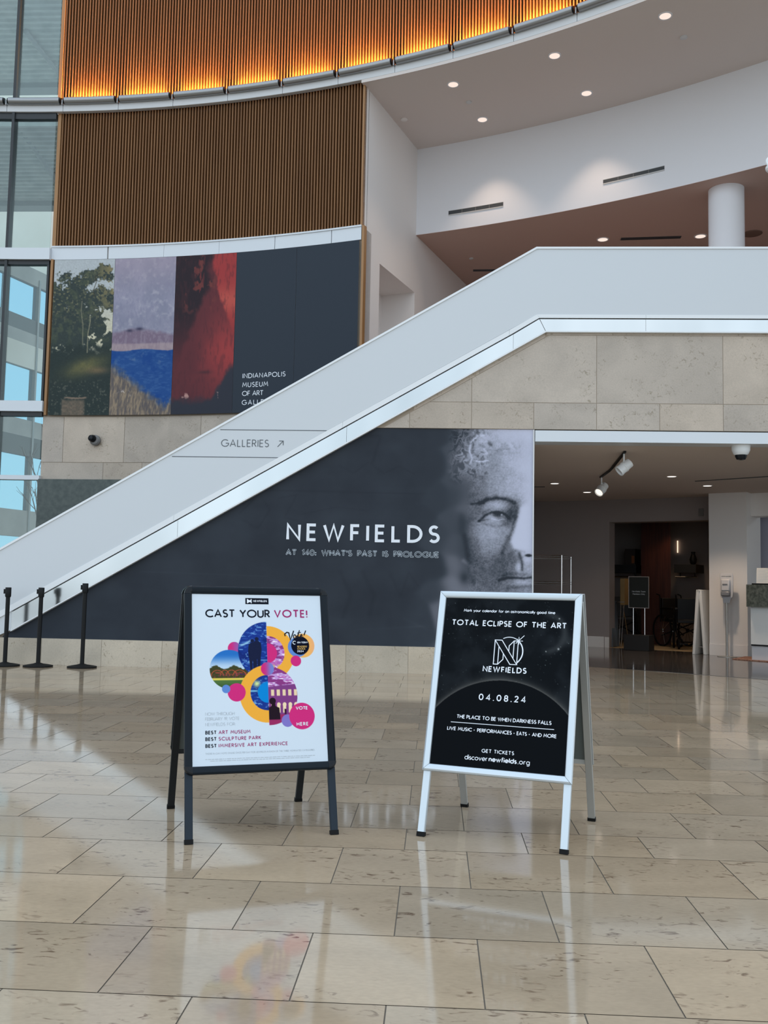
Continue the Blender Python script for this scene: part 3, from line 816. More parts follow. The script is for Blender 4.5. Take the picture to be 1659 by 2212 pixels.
# linear slots in the brown ceiling
def slot(label, p0, p1, z, wd=.05, m='vent', nm='ceiling_slot'):
    d = (Vector(p1) - Vector(p0)); n_ = Vector((-d.y, d.x)).normalized() * wd / 2; mb = MB()
    mb.prism([(p0[0] - n_.x, p0[1] - n_.y), (p1[0] - n_.x, p1[1] - n_.y), (p1[0] + n_.x, p1[1] + n_.y), (p0[0] + n_.x, p0[1] + n_.y)], lambda x, y: (x, y, z - .008), lambda x, y: (x, y, z + .004))
    return tag(mb.build(nm, MT[m]), label, 'vent')
slot('long dark slot in brown upper hall ceiling between two downlights', (3.104, 16.224), (4.105, 16.139), 7.07, .11)
slot('short dark slot in brown ceiling just above the sloping parapet', (.63, 17.875), (1.30, 17.85), 7.07, .10)
# long wall vents in the fascia
def vent(label, a0, a1, z0, z1):
    t = thing('wall_vent', label, 'vent', P(RF, (a0 + a1) / 2, z0), group='long slot vents in the white fascia')
    mb = MB(); mb.pbox(RF - .006, RF + .01, a0, a1, z0, z1); mb.build('grille', MT['vent'], t, world=True)
    mb = MB(); mb.pbox(RF - .012, RF, a0, a1, z0 - .016, z0, 5); mb.pbox(RF - .008, RF, a0, a1, z1, z1 + .006, 5)
    mb.build('vent_frame', MT['ventframe'], t, world=True)
    for k in range(1, 4):
        a = a0 + (a1 - a0) * k / 4; mb = MB(); mb.pbox(RF - .009, RF, a - .015, a + .015, z0, z1, 1); mb.build('divider', MT['greyplate'], t, world=True)
vent('left dark slot vent low in the white curved fascia', 21.18, 24.24, 7.345, 7.41)
vent('right dark slot vent higher in the white curved fascia', 29.55, 32.59, 7.388, 7.445)
tag(MB().lathe([(.257, 4.25), (.257, 7.07)], loc=(4.285, 14.2, 0), n=48).build('round_column', MT['fascia']), 'white round column behind the landing parapet under the brown ceiling', 'column')
# curled white bracket at the right edge of the picture
t = thing('ceiling_bracket', 'white curled metal bracket arm high at the right edge', 'bracket', (3.86, 11.05, 6.0))
MB().torus((3.867, 11.0, 6.04), (0, -1, .25), .075, .017, 20, 8, R(60), R(265)).build('curved_arm', MT['cap'], t, world=True)
MB().lathe([(.085, -.02), (.10, .0), (.10, .03), (.06, .045)], loc=(3.877, 11.0, 5.955), n=24).build('dish', MT['cap'], t, world=True)
MB().tube([(3.882, 11.0, 6.11), (4.2, 11.05, 6.25), (4.9, 11.4, 6.40)], .017, 8).build('support_rod', MT['cap'], t, world=True)

# ------------------------------------------------------------------ dome cameras
t = thing('security_camera', 'small dark dome camera on the limestone wall below the banners', 'camera', P(RS - .035, 3.72, 3.24))
ax = Vector((-math.sin(R(3.72)), -math.cos(R(3.72)), 0))
MB().lathe([(.085, 0), (.085, .03), (.06, .05)], loc=P(RS - .035, 3.78, 3.235), n=24, axis=ax).build('housing', MT['greyplate'], t, world=True)
MB().lathe([(.062, .0), (.060, .05), (.045, .085), (.02, .10)], loc=P(RS - .05, 3.70, 3.255), n=24, axis=ax + Vector((-.35, 0, .12))).build('dome', MT['cornerblack'], t, world=True)
t = thing('security_camera', 'white dome camera with black lens hanging under the hall lintel at right edge', 'camera', (3.62, YA + .20, ZLB))
MB().lathe([(.045, -.13), (.085, -.10), (.105, -.055), (.11, -.0)], n=28).build('housing', MT['cap'], t)
MB().lathe([(.02, -.175), (.05, -.165), (.068, -.13), (.07, -.10)], n=24).build('dome', MT['cornerblack'], t)

# ------------------------------------------------------------------ gallery banners on the drum (generic painted landscapes)
RB = RS - .055
def ban_fn(X, Y): 
    t = np.radians(X); return CX + RB * np.sin(t), CY + RB * np.cos(t), Y
BT, BB = 6.172, 3.638
DK = (48, 58, 70)
def nrm(X, Y, a0, a1): return (X - a0) / (a1 - a0), (BT - Y) / (BT - BB)
def paint_trees(X, Y):
    u, v = nrm(X, Y, .89, 4.53); y = v * 2.53
    c = np.ones(u.shape + (3,)) * np.array((160, 175, 186.))
    c = over(c, (186, 190, 172), sstep(.12, .55, v))
    n1 = fbm(u * 13, y * 13, 5, 3); n2 = fbm(u * 34, y * 34, 4, 9); n3 = fbm(u * 4, y * 4, 4, 5)
    # crowns as clusters of blobs
    m = np.zeros(u.shape)
    for (cx, cy, rx, ry) in ((.12, .28, .17, .13), (.30, .25, .20, .11), (.36, .17, .13, .06), (.45, .23, .15, .10), (.55, .10, .10, .035), (.82, .08, .13, .045), (.92, .11, .09, .03), (.20, .10, .08, .025), (.62, .11, .12, .045),
                             (.80, .24, .14, .06), (.93, .27, .10, .06), (.70, .26, .12, .06), (.72, .40, .15, .07), (.78, .46, .13, .05), (.95, .53, .10, .06), (.20, .42, .32, .20), (.45, .42, .26, .20)):
        m = np.maximum(m, 1.25 - np.hypot((u - cx) / rx, (v - cy) / ry) + (n1 - .5) * 1.5 + (n2 - .5) * .9)
    t = sstep(-.02, .22, m)
    leaf = over(np.ones(u.shape + (3,)) * np.array((52, 64, 66.)), (116, 120, 96), sstep(.52, .78, n2) * sstep(.05, .6, 1 - v * 1.7) * .8)
    leaf = over(leaf, (70, 82, 72), sstep(.5, .7, n1) * .7)
    leaf = over(leaf, (140, 132, 98), sstep(.55, 1.0, u) * sstep(.5, .15, v) * sstep(.45, .6, n1) * .7)
    c = c * (1 - t[..., None]) + leaf * t[..., None]
    g = sstep(.52, .60, v + (n1 - .5) * .12)
    c = over(c, (44, 56, 58), g)
    glade = np.exp(-(((u - .58) / .30) ** 2 + ((v - .70 + .10 * (u - .5)) / .05) ** 2)) * (.6 + n1 * .7)
    c = over(c, (104, 106, 74), np.clip(glade, 0, 1) * .9)
    c = over(c, (112, 100, 80), np.clip(np.exp(-(((u - .78) / .17) ** 2 + ((v - .715) / .022) ** 2)), 0, 1) * .7)
    c = over(c, (84, 92, 88), sstep(.62, .70, n2) * sstep(.76, .80, v) * .7)
    rock = sstep(.9, .93, v + .02 * n1) * sstep(.20, .24, u) * sstep(.62, .56, u)
    c = over(c, (104, 98, 90), np.clip(rock, 0, 1) * (.5 + .6 * n2))
    c = over(c, (128, 116, 106), sstep(.007, .003, np.abs(v - .885 - .01 * n1)) * sstep(.24, .28, u) * sstep(.64, .6, u) * .8)
    for pts, wd, a in (([(.60, .60), (.60, .48), (.63, .40), (.62, .36)], .012, .6), ([(.52, .55), (.51, .42), (.47, .33), (.48, .27)], .011, .45), ([(.68, .24), (.66, .20), (.70, .15), (.68, .11), (.76, .09)], .010, .7), ([(.66, .20), (.76, .17), (.82, .18)], .006, .7)):
        c = over(c, (150, 150, 128) if pts[0][1] > .5 else (62, 62, 54), sstep(wd, wd * .4, seg_dist(u, v * 2.4, [(p, q * 2.4) for p, q in pts])) * a)
    return c * (1 + (fbm(u * 60, y * 60, 2, 4)[..., None] - .5) * .12)
def paint_lake(X, Y):
    u, v = nrm(X, Y, 4.53, 8.25); y = v * 2.53
    n1 = fbm(u * 5, y * 5, 5, 21); n2 = fbm(u * 14, y * 14, 4, 23); n3 = fbm(u * 40, y * 18, 3, 25)
    c = np.ones(u.shape + (3,)) * np.array((134, 140, 164.))
    c = over(c, (120, 128, 152), sstep(.2, .8, n1)); c = over(c, (156, 162, 180), sstep(.48, .85, n2) * .6); c = over(c, (112, 118, 146), sstep(.5, .3, n3) * .35); c = over(c, (146, 140, 160), sstep(.3, .0, v) * .5)
    hill = .485 - .03 * np.sin(u * 3.0 + .4) + .02 * (n2 - .5)
    c = over(c, (110, 100, 122), sstep(-.01, .02, v - hill) * .9); c = over(c, (128, 124, 144), sstep(.45, .62, n3) * sstep(-.01, .02, v - hill) * .6)
    c = over(c, (60, 62, 86), np.exp(-(((u - .28) / .05) ** 2 + ((v - .465) / .009) ** 2)) + np.exp(-(((u - .44) / .06) ** 2 + ((v - .455) / .010) ** 2)))
    c = over(c, (150, 142, 152), sstep(.545, .56, v + .01 * n2) * (.5 + .5 * n3))
    sh = .588 + .006 * np.sin(u * 9) + .006 * (n2 - .5)
    water = sstep(-.002, .006, v - sh)
    wc = np.ones(u.shape + (3,)) * np.array((36, 74, 136.)); wc = over(wc, (54, 92, 148), sstep(.42, .75, fbm(u * 16, y * 44, 3, 27)) * .7); wc = over(wc, (84, 112, 150), sstep(.6, .75, n2) * sstep(.72, .62, v) * .8); wc = over(wc, (24, 62, 130), sstep(.45, .62, n1) * .6)
    c = c * (1 - water[..., None]) + wc * water[..., None]
    bank = sstep(-.03, .05, v - (.72 + .30 * u ** 1.2 - .06 * n2)) 
    bank = np.maximum(bank, sstep(.0, .08, v - (1.02 - .16 * sstep(.75, 1.0, u)) + .1 * (n3 - .5)))
    bc = np.ones(u.shape + (3,)) * np.array((104, 100, 96.)); gr = fbm(u * 44 + v * 20, v * 24 - u * 16, 3, 31)
    bc = over(bc, (134, 126, 112), sstep(.5, .7, gr) * .9); bc = over(bc, (78, 80, 88), sstep(.5, .3, gr) * .7)
    c = c * (1 - bank[..., None]) + bc * bank[..., None]
    fl = np.exp(-(((u - .24) / .09) ** 2 + ((v - .868) / .02) ** 2)) * sstep(.5, .62, n2)
    return over(c, (186, 186, 186), np.clip(fl * 1.6, 0, 1))
def paint_red(X, Y):
    u, v = nrm(X, Y, 8.25, 11.93); y = v * 2.53
    n1 = fbm(u * 4, y * 4, 5, 41); n2 = fbm(u * 12, y * 8, 4, 43); n3 = fbm(u * 34, y * 9, 3, 45)
    c = np.ones(u.shape + (3,)) * np.array((86, 50, 58.))
    c = over(c, (140, 62, 66), sstep(.25, .9, u + .3 * (n1 - .5)) * np.exp(-((v - .62) / .22) ** 2) * 1.0)
    sky = sstep(.0, .06, u - (.70 - .12 * np.exp(-((v - .0) / .2) ** 2) + .9 * np.clip(v - .22, 0, 1) + .10 * (n2 - .5)))
    c = over(c, (140, 59, 63), sky * sstep(.60, .4, v)); c = over(c, (164, 80, 76), sky * np.exp(-((v - .30) / .08) ** 2))
    dk = sstep(.05, -.08, u - (.60 - .9 * np.clip(v - .12, 0, 1) + .26 * (n1 - .5))) 
    c = over(c, (42, 40, 48), dk * sstep(.78, .3, v) * .95)
    c = over(c, (110, 62, 62), sstep(.56, .72, n2) * sstep(.52, .40, np.abs(u - .40) + .2) * sstep(.45, .25, v) * .8)
    c = over(c, (122, 60, 62), sstep(.58, .72, n3) * np.exp(-(((u - .42) / .05) ** 2)) * sstep(.46, .2, v) * .9)
    c = over(c, (70, 46, 54), sstep(.5, .75, n3) * .35)
    low = sstep(-.02, .04, v - (.90 - .05 * (n2 - .5) - .19 * sstep(.62, .95, u + .12 * (n1 - .5))))
    c = over(c, (48, 54, 66), low)
    c = over(c, (170, 140, 138), sstep(.70, .76, n2) * np.exp(-((v - .885) / .02) ** 2) * .9)
    return over(c, (62, 46, 54), np.exp(-(((u - .53) / .10) ** 2 + ((v - .742) / .010) ** 2)) * .7)
def paint_plain(X, Y): return np.ones(X.shape + (3,)) * np.array(DK, float)
PT = (1.14, 1.0, .90)
PA = 1.2
gb = 'tall printed banner panels on the drum'
bans = [('left tall banner panel printed with a green tree landscape', .89, 4.53, paint_trees), ('tall banner panel printed with a blue lake and grassy bank', 4.53, 8.25, paint_lake),
        ('tall banner panel printed with a dark red cliff and glowing sky', 8.25, 11.93, paint_red), ('plain charcoal banner panel carrying four lines of white lettering', 11.93, 15.56, paint_plain), ('rightmost plain charcoal banner panel next to the white side wall', 15.56, 19.27, paint_plain)]
for lb, a0, a1, pf in bans:
    t = thing('banner_panel', lb, 'banner', P(RB, (a0 + a1) / 2, BB), group=gb)
    det = pf is not paint_plain
    xs_ = np.linspace(a0 + .008, a1 - .008, 140 if det else 8); ys_ = np.linspace(BT, BB, 340 if det else 2)
    print_grid('printed_face', xs_, ys_, ban_fn, pf, MT['print'], t, world=True, albedo=PA, tint=PT)
    mb = MB(); mb.pbox(RB + .002, RB + .02, a0 + .008, a1 - .008, BB, BT, 5); mb.build('backing', MT['greyplate'], t, world=True)
    if pf is paint_plain and a0 < 12:
        for txt, z, wd in (('INDIANAPOLIS', 4.170, .715), ('MUSEUM', 4.030, .43), ('OF ART', 3.895, .355), ('GALLERIES', 3.755, .60)):
            def f(x, y, z=z): return P(RB - .003, 12.51 + math.degrees(x / RB), z + y)
            lettering('lettering', txt, f, .078, MT['letter_white'], t, width=wd, sw=.13, world=True)

# ------------------------------------------------------------------ mural under the stair
t = thing('wall_mural', 'large charcoal wall mural with white lettering and half a portrait at right', 'mural', (-1.0, YW - .002, ZP))
FP = np.array([(50,200,.05),(50,600,.05),(50,1000,.08),(50,1500,.12),(50,1900,.05),(50,2150,.12),(250,200,.10),(250,450,.16),(250,600,.25),(250,800,.15),(250,1000,.12),(250,1300,.15),(250,1600,.18),(250,1850,.3),(200,2100,.35),
(400,200,.15),(400,350,.3),(420,500,.4),(400,650,.3),(380,800,.2),(400,1000,.2),(400,1150,.25),(380,1350,.12),(400,1600,.1),(420,1750,.12),(400,1950,.2),(440,2100,.35),
(550,200,.4),(550,300,.6),(520,400,.45),(550,550,.45),(560,700,.3),(560,850,.35),(560,980,.3),(520,1150,.3),(520,1400,.45),(520,1600,.4),(520,1800,.25),(520,2000,.25),(560,2150,.3),
(700,200,.7),(680,300,.75),(700,400,.5),(700,520,.5),(700,700,.5),(700,850,.55),(700,960,.5),(700,1130,.55),(650,1400,.6),(700,1500,.6),(680,1650,.45),(700,1850,.25),(700,2050,.25),
(850,200,.85),(900,300,.8),(850,400,.55),(900,500,.7),(850,700,.6),(880,900,.65),(850,1120,.5),(820,1450,.6),(830,1600,.45),(830,1800,.2),(850,1950,.2),(850,2080,.3),(850,2180,.35),
(1000,250,.85),(1000,380,.65),(1000,550,.78),(1000,800,.72),(1000,960,.65),(980,1100,.25),(950,1250,.2),(930,1450,.35),(900,1600,.35),(950,1750,.2),(980,1880,.4),(1000,2050,.5),(1000,2170,.35),
(1150,200,.9),(1150,400,.82),(1150,600,.85),(1150,900,.85),(1150,1100,.9),(1100,1300,.95),(1050,1500,.95),(1100,1620,.9),(1150,1800,.7),(1120,1900,.6),(1100,2050,.55),(1150,2150,.45),
(-200,300,.04),(-200,800,.05),(-200,1300,.06),(-200,1900,.05),(150,2400,.3),(500,2400,.3),(850,2400,.35),(1150,2400,.4),(-200,2500,.1)], float)
def portrait(u, v):
    num = np.zeros(u.shape); den = np.full(u.shape, 1e-9)
    for a, b, c in FP:
        k = np.exp(-((u - a) ** 2 + (v - b) ** 2) / (2 * 72.0 ** 2)) + 1e-5 * np.exp(-((u - a) ** 2 + (v - b) ** 2) / (2 * 220.0 ** 2)); num += k * c; den += k
    t = num / den
    def S(pts, wd, amp):
        nonlocal t
        d = seg_dist(u, v, pts); t = t + amp * np.exp(-(d / wd) ** 2)
    def E(cx, cy, rx, ry, amp, p=2):
        nonlocal t
        t = t + amp * np.exp(-((((u - cx) / rx) ** 2 + ((v - cy) / ry) ** 2) ** (p / 2)))
    # bright ridge of the nose against the shaded eye socket
    edge = 1040 - .0 * v
    xb = np.interp(v, [1050, 1120, 1250, 1400, 1550, 1640], [1080, 1045, 1020, 975, 935, 980])
    br = sstep(-35, 35, u - xb) * sstep(1040, 1140, v) * sstep(1665, 1610, v)
    t = t * (1 - br) + br * (.93 - .05 * sstep(1100, 1200, u))
    S([(450, 1088), (600, 1070)], 14, -.22); S([(560, 1075), (640, 1028), (750, 1005), (880, 1022), (975, 1062)], 30, -.34)
    S([(620, 1040), (760, 1012), (860, 1020)], 16, -.14)
    E(780, 1105, 95, 42, .16); E(950, 1150, 60, 70, -.16)
    S([(545, 1300), (620, 1228), (700, 1186), (785, 1176), (860, 1206), (905, 1255)], 17, -.36)
    S([(600, 1190), (700, 1140), (800, 1140), (890, 1180)], 14, -.10)
    E(765, 1212, 56, 36, -.36, 4); E(680, 1240, 30, 14, .03); E(822, 1215, 11, 11, .40); E(862, 1236, 22, 12, .05); E(720, 1246, 26, 7, .14); E(740, 1200, 130, 30, -.12)
    S([(700, 1266), (780, 1284), (850, 1270)], 9, .20); S([(590, 1325), (690, 1352), (800, 1358), (890, 1330)], 20, -.12)
    S([(540, 1300), (600, 1290), (660, 1275)], 12, -.18); E(940, 1240, 55, 60, -.14)
    S([(1030, 1130), (1000, 1270), (955, 1410), (885, 1550), (830, 1690)], 30, -.20)
    E(1150, 1712, 46, 20, -.78, 4); S([(1040, 1690), (1070, 1790), (1072, 1890)], 20, -.38); S([(1000, 1650), (1100, 1668)], 18, -.12)
    E(1030, 1860, 34, 70, .26); E(1130, 1770, 60, 30, .14)
    S([(795, 2020), (900, 1990), (1000, 1990), (1100, 1994), (1198, 1978)], 15, -.44); S([(850, 1962), (950, 1938), (1060, 1948), (1150, 1940)], 26, -.16)
    E(1080, 2045, 90, 26, .16); S([(900, 2112), (1050, 2100), (1195, 2090)], 24, -.16)
    S([(370, 1480), (392, 1600), (420, 1790), (478, 2060)], 34, -.11); S([(360, 1790), (440, 1850), (470, 1960)], 26, .13); E(372, 2010, 55, 80, -.16); S([(335, 1230), (345, 1420)], 50, -.05)
    # curls
    hm = sstep(120, 320, u) * sstep(760, 560, u) * sstep(900, 640, v) * sstep(120, 220, v + .2 * u)
    hm = np.maximum(hm, sstep(700, 800, u) * sstep(1100, 900, u) * sstep(300, 340, v) * sstep(470, 400, v) * .8)
    wx = fbm(u / 95, v / 95, 3, 51) * 3.2; wy = fbm(u / 95 + 9, v / 95, 3, 57) * 3.2
    rid = 1 - np.abs(2 * fbm(u / 70 + wx, v / 70 + wy, 3, 61) - 1)
    t = t + hm * (sstep(.50, .97, rid) * .24 - .10)
    for pts, wd, a in (([(430, 590), (455, 520), (425, 430), (440, 320), (520, 240), (600, 230)], 12, .26), ([(510, 552), (580, 558), (650, 545)], 10, .34), ([(240, 500), (330, 460), (385, 540), (300, 565)], 13, .14), ([(600, 400), (645, 455), (560, 480)], 12, .20), ([(665, 320), (690, 350)], 22, -.30), ([(455, 450), (470, 330)], 16, -.18), ([(560, 350), (600, 370)], 20, -.2)):
        S(pts, wd, a)
    gr = sstep(350, 520, u)
    t = t + ((fbm(u / 14, v / 14, 2, 71) - .5) * .20 + (fbm(u / 40, v / 40, 3, 77) - .5) * .14) * gr * sstep(1.0, .6, t)
    return np.clip(t, 0.02, 1)
def paint_mural(X, Y):
    x = X / K; z = Y / K
    u = ((x - 1.253 + .02 * (z - 3.2) / 2.85) / .00603 + 213) / .17625; v = ((3.214 - z) / .0060 + 25) / .17632
    t = np.full(X.shape, .055)
    f = u > -420
    if f.any(): t[f] = portrait(u[f], v[f]) * sstep(-420, -120, u[f]) + .055 * (1 - sstep(-420, -120, u[f]))
    # ghosted handwriting and sweeps in the dark part
    g = (fbm(x * 3.0, z * 3.0, 4, 81) - .5) * .09 + (fbm(x * .9, z * 5, 3, 85) - .5) * .05
    for pts, wd, a in (([(-2.6, 2.05), (-2.35, 2.3), (-2.2, 2.1), (-2.35, 1.85), (-2.55, 1.95)], .012, -.028), ([(-2.1, 2.25), (-1.85, 2.3), (-2.0, 2.0), (-1.8, 1.95)], .012, -.025), ([(-1.75, 2.05), (-1.3, 2.15), (-.9, 2.1)], .008, -.022), ([(-2.5, 2.36), (.5, 2.33)], .010, -.03), ([(-.95, 3.1), (-.75, 3.1), (-.85, 2.75)], .02, -.03),
                       ([(-1.3, 2.7), (-1.1, 2.6), (-.9, 2.75), (-.7, 2.6), (-.5, 2.7), (-.3, 2.6)], .012, -.02), ([(-1.25, 1.3), (-1.1, 1.0), (-1.2, .7)], .03, -.03), ([(-.95, 1.3), (-.8, 1.0), (-.85, .75)], .03, -.03), ([(-.6, 1.3), (-.45, 1.0), (-.35, 1.3), (-.2, 1.1)], .018, -.02), ([(-3.9, 1.25), (-2.2, 1.22)], .008, .03), ([(-.4, .7), (.2, .45)], .02, .02), ([(-1.0, .55), (.0, .62)], .015, .02)):
        g = g + a * np.exp(-(seg_dist(x, z, pts) / wd) ** 2)
    t = t + g * sstep(100, -300, u)
    t = np.clip(t, 0, 1)
    r = np.interp(t, [0, .1, .3, .5, .75, 1], [39, 50, 90, 127, 160, 180]); gg = np.interp(t, [0, .1, .3, .5, .75, 1], [46, 59, 98, 138, 172, 194]); b = np.interp(t, [0, .1, .3, .5, .75, 1], [56, 70, 112, 157, 198, 222])
    return np.stack([r, gg, b], -1)
XM0 = inv(T_band, ZP + .012); xs_ = np.concatenate([np.linspace(XM0, -.40, 230, endpoint=False), np.linspace(-.40, XO - .012, 300)])
vs_ = np.linspace(0, 1, 430)
def mur_fn(X, V):
    top = np.minimum(ZM, T_band(X) + .004); return X, np.full(X.shape, YW - .004), ZP + (top - ZP) * V
def mur_paint(X, V): 
    x, _, z = mur_fn(X, V); return paint_mural(x, z)
print_grid('printed_face', xs_, vs_, mur_fn, mur_paint, MT['print'], t, world=True, albedo=PA, tint=PT)
def on_mural(x0, z0): return lambda x, y: (x0 + x, YW - .007, z0 + y)
lettering('lettering', 'NEWFIELDS', on_mural(-1.972 * K, 1.692 * K), .232 * K, MT['letter_white'], t, width=2.02 * K, sw=.165, world=True)
lettering('lettering', "AT 140: WHAT'S PAST IS PROLOGUE", on_mural(-1.972 * K, 1.502 * K), .078 * K, MT['letter_grey'], t, width=2.012 * K, sw=.20, outline=.065, space=.7, world=True)
# ------------------------------------------------------------------ A-frame signs
class Sign:
    def __init__(s, name, label, loc, rz, W, H, fb, s1, lx, g, s2, fr, rounded, mats):
        s.t = thing(name, label, 'sign', (loc[0], loc[1], 0), rz)
        s.W, s.H, s.g, s.s1, s.s2, s.fr = W, H, g, s1, s2, fr
        s.L = math.hypot(H, s1 - g); s.Lb = fb * s.L; s.L2 = math.hypot(H, s2 - g)
        for side in (0, 1):
            F = s.front if side == 0 else s.back
            L_ = s.L if side == 0 else s.L2
            s.rails(F, rounded, mats, 'front' if side == 0 else 'back')
            for k in (-1, 1):
                mb = MB(); mb.box(k * lx - .0155, k * lx + .0155, .03, L_ - .006, -.026, -.008, F)
                lg = mb.build('leg', mats['leg'] if side == 0 else mats['leg_shaded'], s.t, bevel=.0025)  # rear legs and rails get darker materials, the board's shade put into their colour
                if side: lg['label'] = 'rear leg coloured darker for the shade of the board'
                mb = MB(); mb.box(k * lx - .017, k * lx + .017, L_ - .022, L_ - .004, -.028, -.0065, F); mb.build('rubber_foot', MT['rubber'], lg)
        # backing boards
        for F, nm in ((s.front, 'backing_board'), (s.back, 'rear_panel')):
            mb = MB(); mb.box(-W / 2 + fr * .6, W / 2 - fr * .6, fr * .6, s.Lb - fr * .6, -.0075, -.005, F); mb.build(nm, MT['backboard'], s.t)
        mb = MB()
        for k in (-1, 1): mb.box(k * W * .36 - .03, k * W * .36 + .03, -g + .012, g - .012, H - .05, H - .014)
        mb.build('hinge', mats['leg'], s.t, bevel=.002)
        s.poster_w = W - 2 * fr; s.poster_h = s.Lb - 2 * fr
    def front(s, u, w, n):
        a, b = (s.s1 - s.g) / s.L, s.H / s.L; return (u, -(s.g + a * w) - b * n, s.H - b * w + a * n)
    def back(s, u, w, n):
        a, b = (s.s2 - s.g) / s.L2, s.H / s.L2; return (u, (s.g + a * w) + b * n, s.H - b * w + a * n)
    def rails(s, F, rounded, mats, which):
        fr = s.fr
        prof = [(.001, -.013), (0, -.002), (.003, .005), (.009, .008), (fr - .010, .0065), (fr - .002, .001), (fr, -.004)]
        x0, x1, w0, w1 = -s.W / 2, s.W / 2, 0.0, s.Lb
        rc = fr if rounded else 0.0
        def strip(nm, m, rows):
            mb = MB(); k = len(prof); vs = [F(*q) for rw in rows for q in rw]
            fs = [(i * k + j, i * k + j + 1, (i + 1) * k + j + 1, (i + 1) * k + j) for i in range(len(rows) - 1) for j in range(k - 1)]
            fs += [tuple(range(k)), tuple(reversed(range((len(rows) - 1) * k, len(rows) * k)))]
            fs += [(i * k, (i + 1) * k, (i + 1) * k + k - 1, i * k + k - 1) for i in range(len(rows) - 1)]
            return mb.add(vs, fs).build(nm, m, s.t, smooth=True)
        gap = .0008
        cs = [(x0, w0, 1, 1), (x1, w0, -1, 1), (x1, w1, -1, -1), (x0, w1, 1, -1)]
        for i in range(4):
            (xa, wa, sxa, swa), (xb, wb, sxb, swb) = cs[i], cs[(i + 1) % 4]; hor = i % 2 == 0
            def row(x, w_, sx, sw, sgn):
                o_ = []
                for d, n in prof:
                    if rounded: o_.append((x + sx * rc, w_ + sw * d, n) if hor else (x + sx * d, w_ + sw * rc, n))
                    else: o_.append((x + sx * d + (gap * sx if hor else 0), w_ + sw * d + (0 if hor else gap * sw), n))
                return o_
            strip('frame_rail', mats['rail'] if which == 'front' else mats['rail_shaded'], [row(xa, wa, sxa, swa, 1), row(xb, wb, sxb, swb, -1)])
        if rounded:
            for (x, w_, sx, sw) in cs:
                cx_, cw_ = x + sx * rc, w_ + sw * rc; rows = []
                for k in range(7):
                    th = R(15 * k); rows.append([(cx_ - sx * (rc - d) * 1.03 * math.cos(th), cw_ - sw * (rc - d) * 1.03 * math.sin(th), n + .0012) for d, n in prof])
                strip('frame_corner', mats['corner'], rows)
    def pm(s, u, v): return (-s.poster_w / 2 + u / 1000 * s.poster_w, s.fr + v / 1262 * s.poster_h)
    def put(s, u, v, n=.0):
        x0, w0 = s.pm(u, v); return lambda x, y: s.front(x0 + x, w0 - y, -.0035 + .0006 + n)
    def poster(s, painter, nx, ny, albedo, tint):
        us = np.linspace(0, 1000, nx); vs = np.linspace(0, 1262, ny)
        def fn(U, V):
            x = -s.poster_w / 2 + U / 1000 * s.poster_w; w_ = s.fr + V / 1262 * s.poster_h; return s.front(x, w_, -.0035)
        s.p = print_grid('poster', us, vs, fn, painter, MT['paper'], s.t, albedo=albedo, tint=tint); return s.p
    def text(s, txt, u0, u1, base, cap, m, sw=.13, **kw):
        k = s.poster_w / 1000
        return lettering('lettering', txt, s.put(u0, base), cap * k, MT[m], s.p, width=(u1 - u0) * k, sw=sw, **kw)
    def lines(s, nm, polys, hw, m, n=.0):
        f0 = s.put(0, 0, n); k = s.poster_w / 1000; kv = s.poster_h / 1262
        return strokes_obj(nm, [[(p[0] * k, -p[1] * kv) for p in pl] for pl in polys], [h * k for h in hw] if isinstance(hw, list) else hw * k, f0, MT[m], s.p)


def disc(u, v, cx, cy, r, e=1.6): return sstep(r + e, r - e, np.hypot(u - cx, v - cy))
OR_, MG, BL, LB = (233, 170, 62), (200, 46, 122), (92, 134, 204), (10, 130, 208)
def pic_blue(u, v):
    n1 = fbm(u / 60, v / 60, 4, 101); n2 = fbm(u / 16 + n1 * 5, v / 9, 4, 103)
    c = np.ones(u.shape + (3,)) * np.array((26, 54, 138.)); c = over(c, (52, 92, 176), sstep(.5, .68, n2)); c = over(c, (18, 36, 104), sstep(.5, .3, n1) * .7)
    c = over(c, (120, 176, 216), sstep(.66, .76, n2) * .8)
    return c
def pic_purple(u, v):
    n1 = fbm(u / 70, v / 22, 4, 111); n2 = fbm(u / 30, v / 9, 3, 113)
    c = np.ones(u.shape + (3,)) * np.array((188, 150, 212.)); c = over(c, (134, 58, 128), sstep(.50, .60, n1)); c = over(c, (238, 224, 244), sstep(.56, .70, n2) * sstep(.58, .48, n1)); c = over(c, (168, 74, 160), sstep(.4, .3, n1) * .7)
    return c
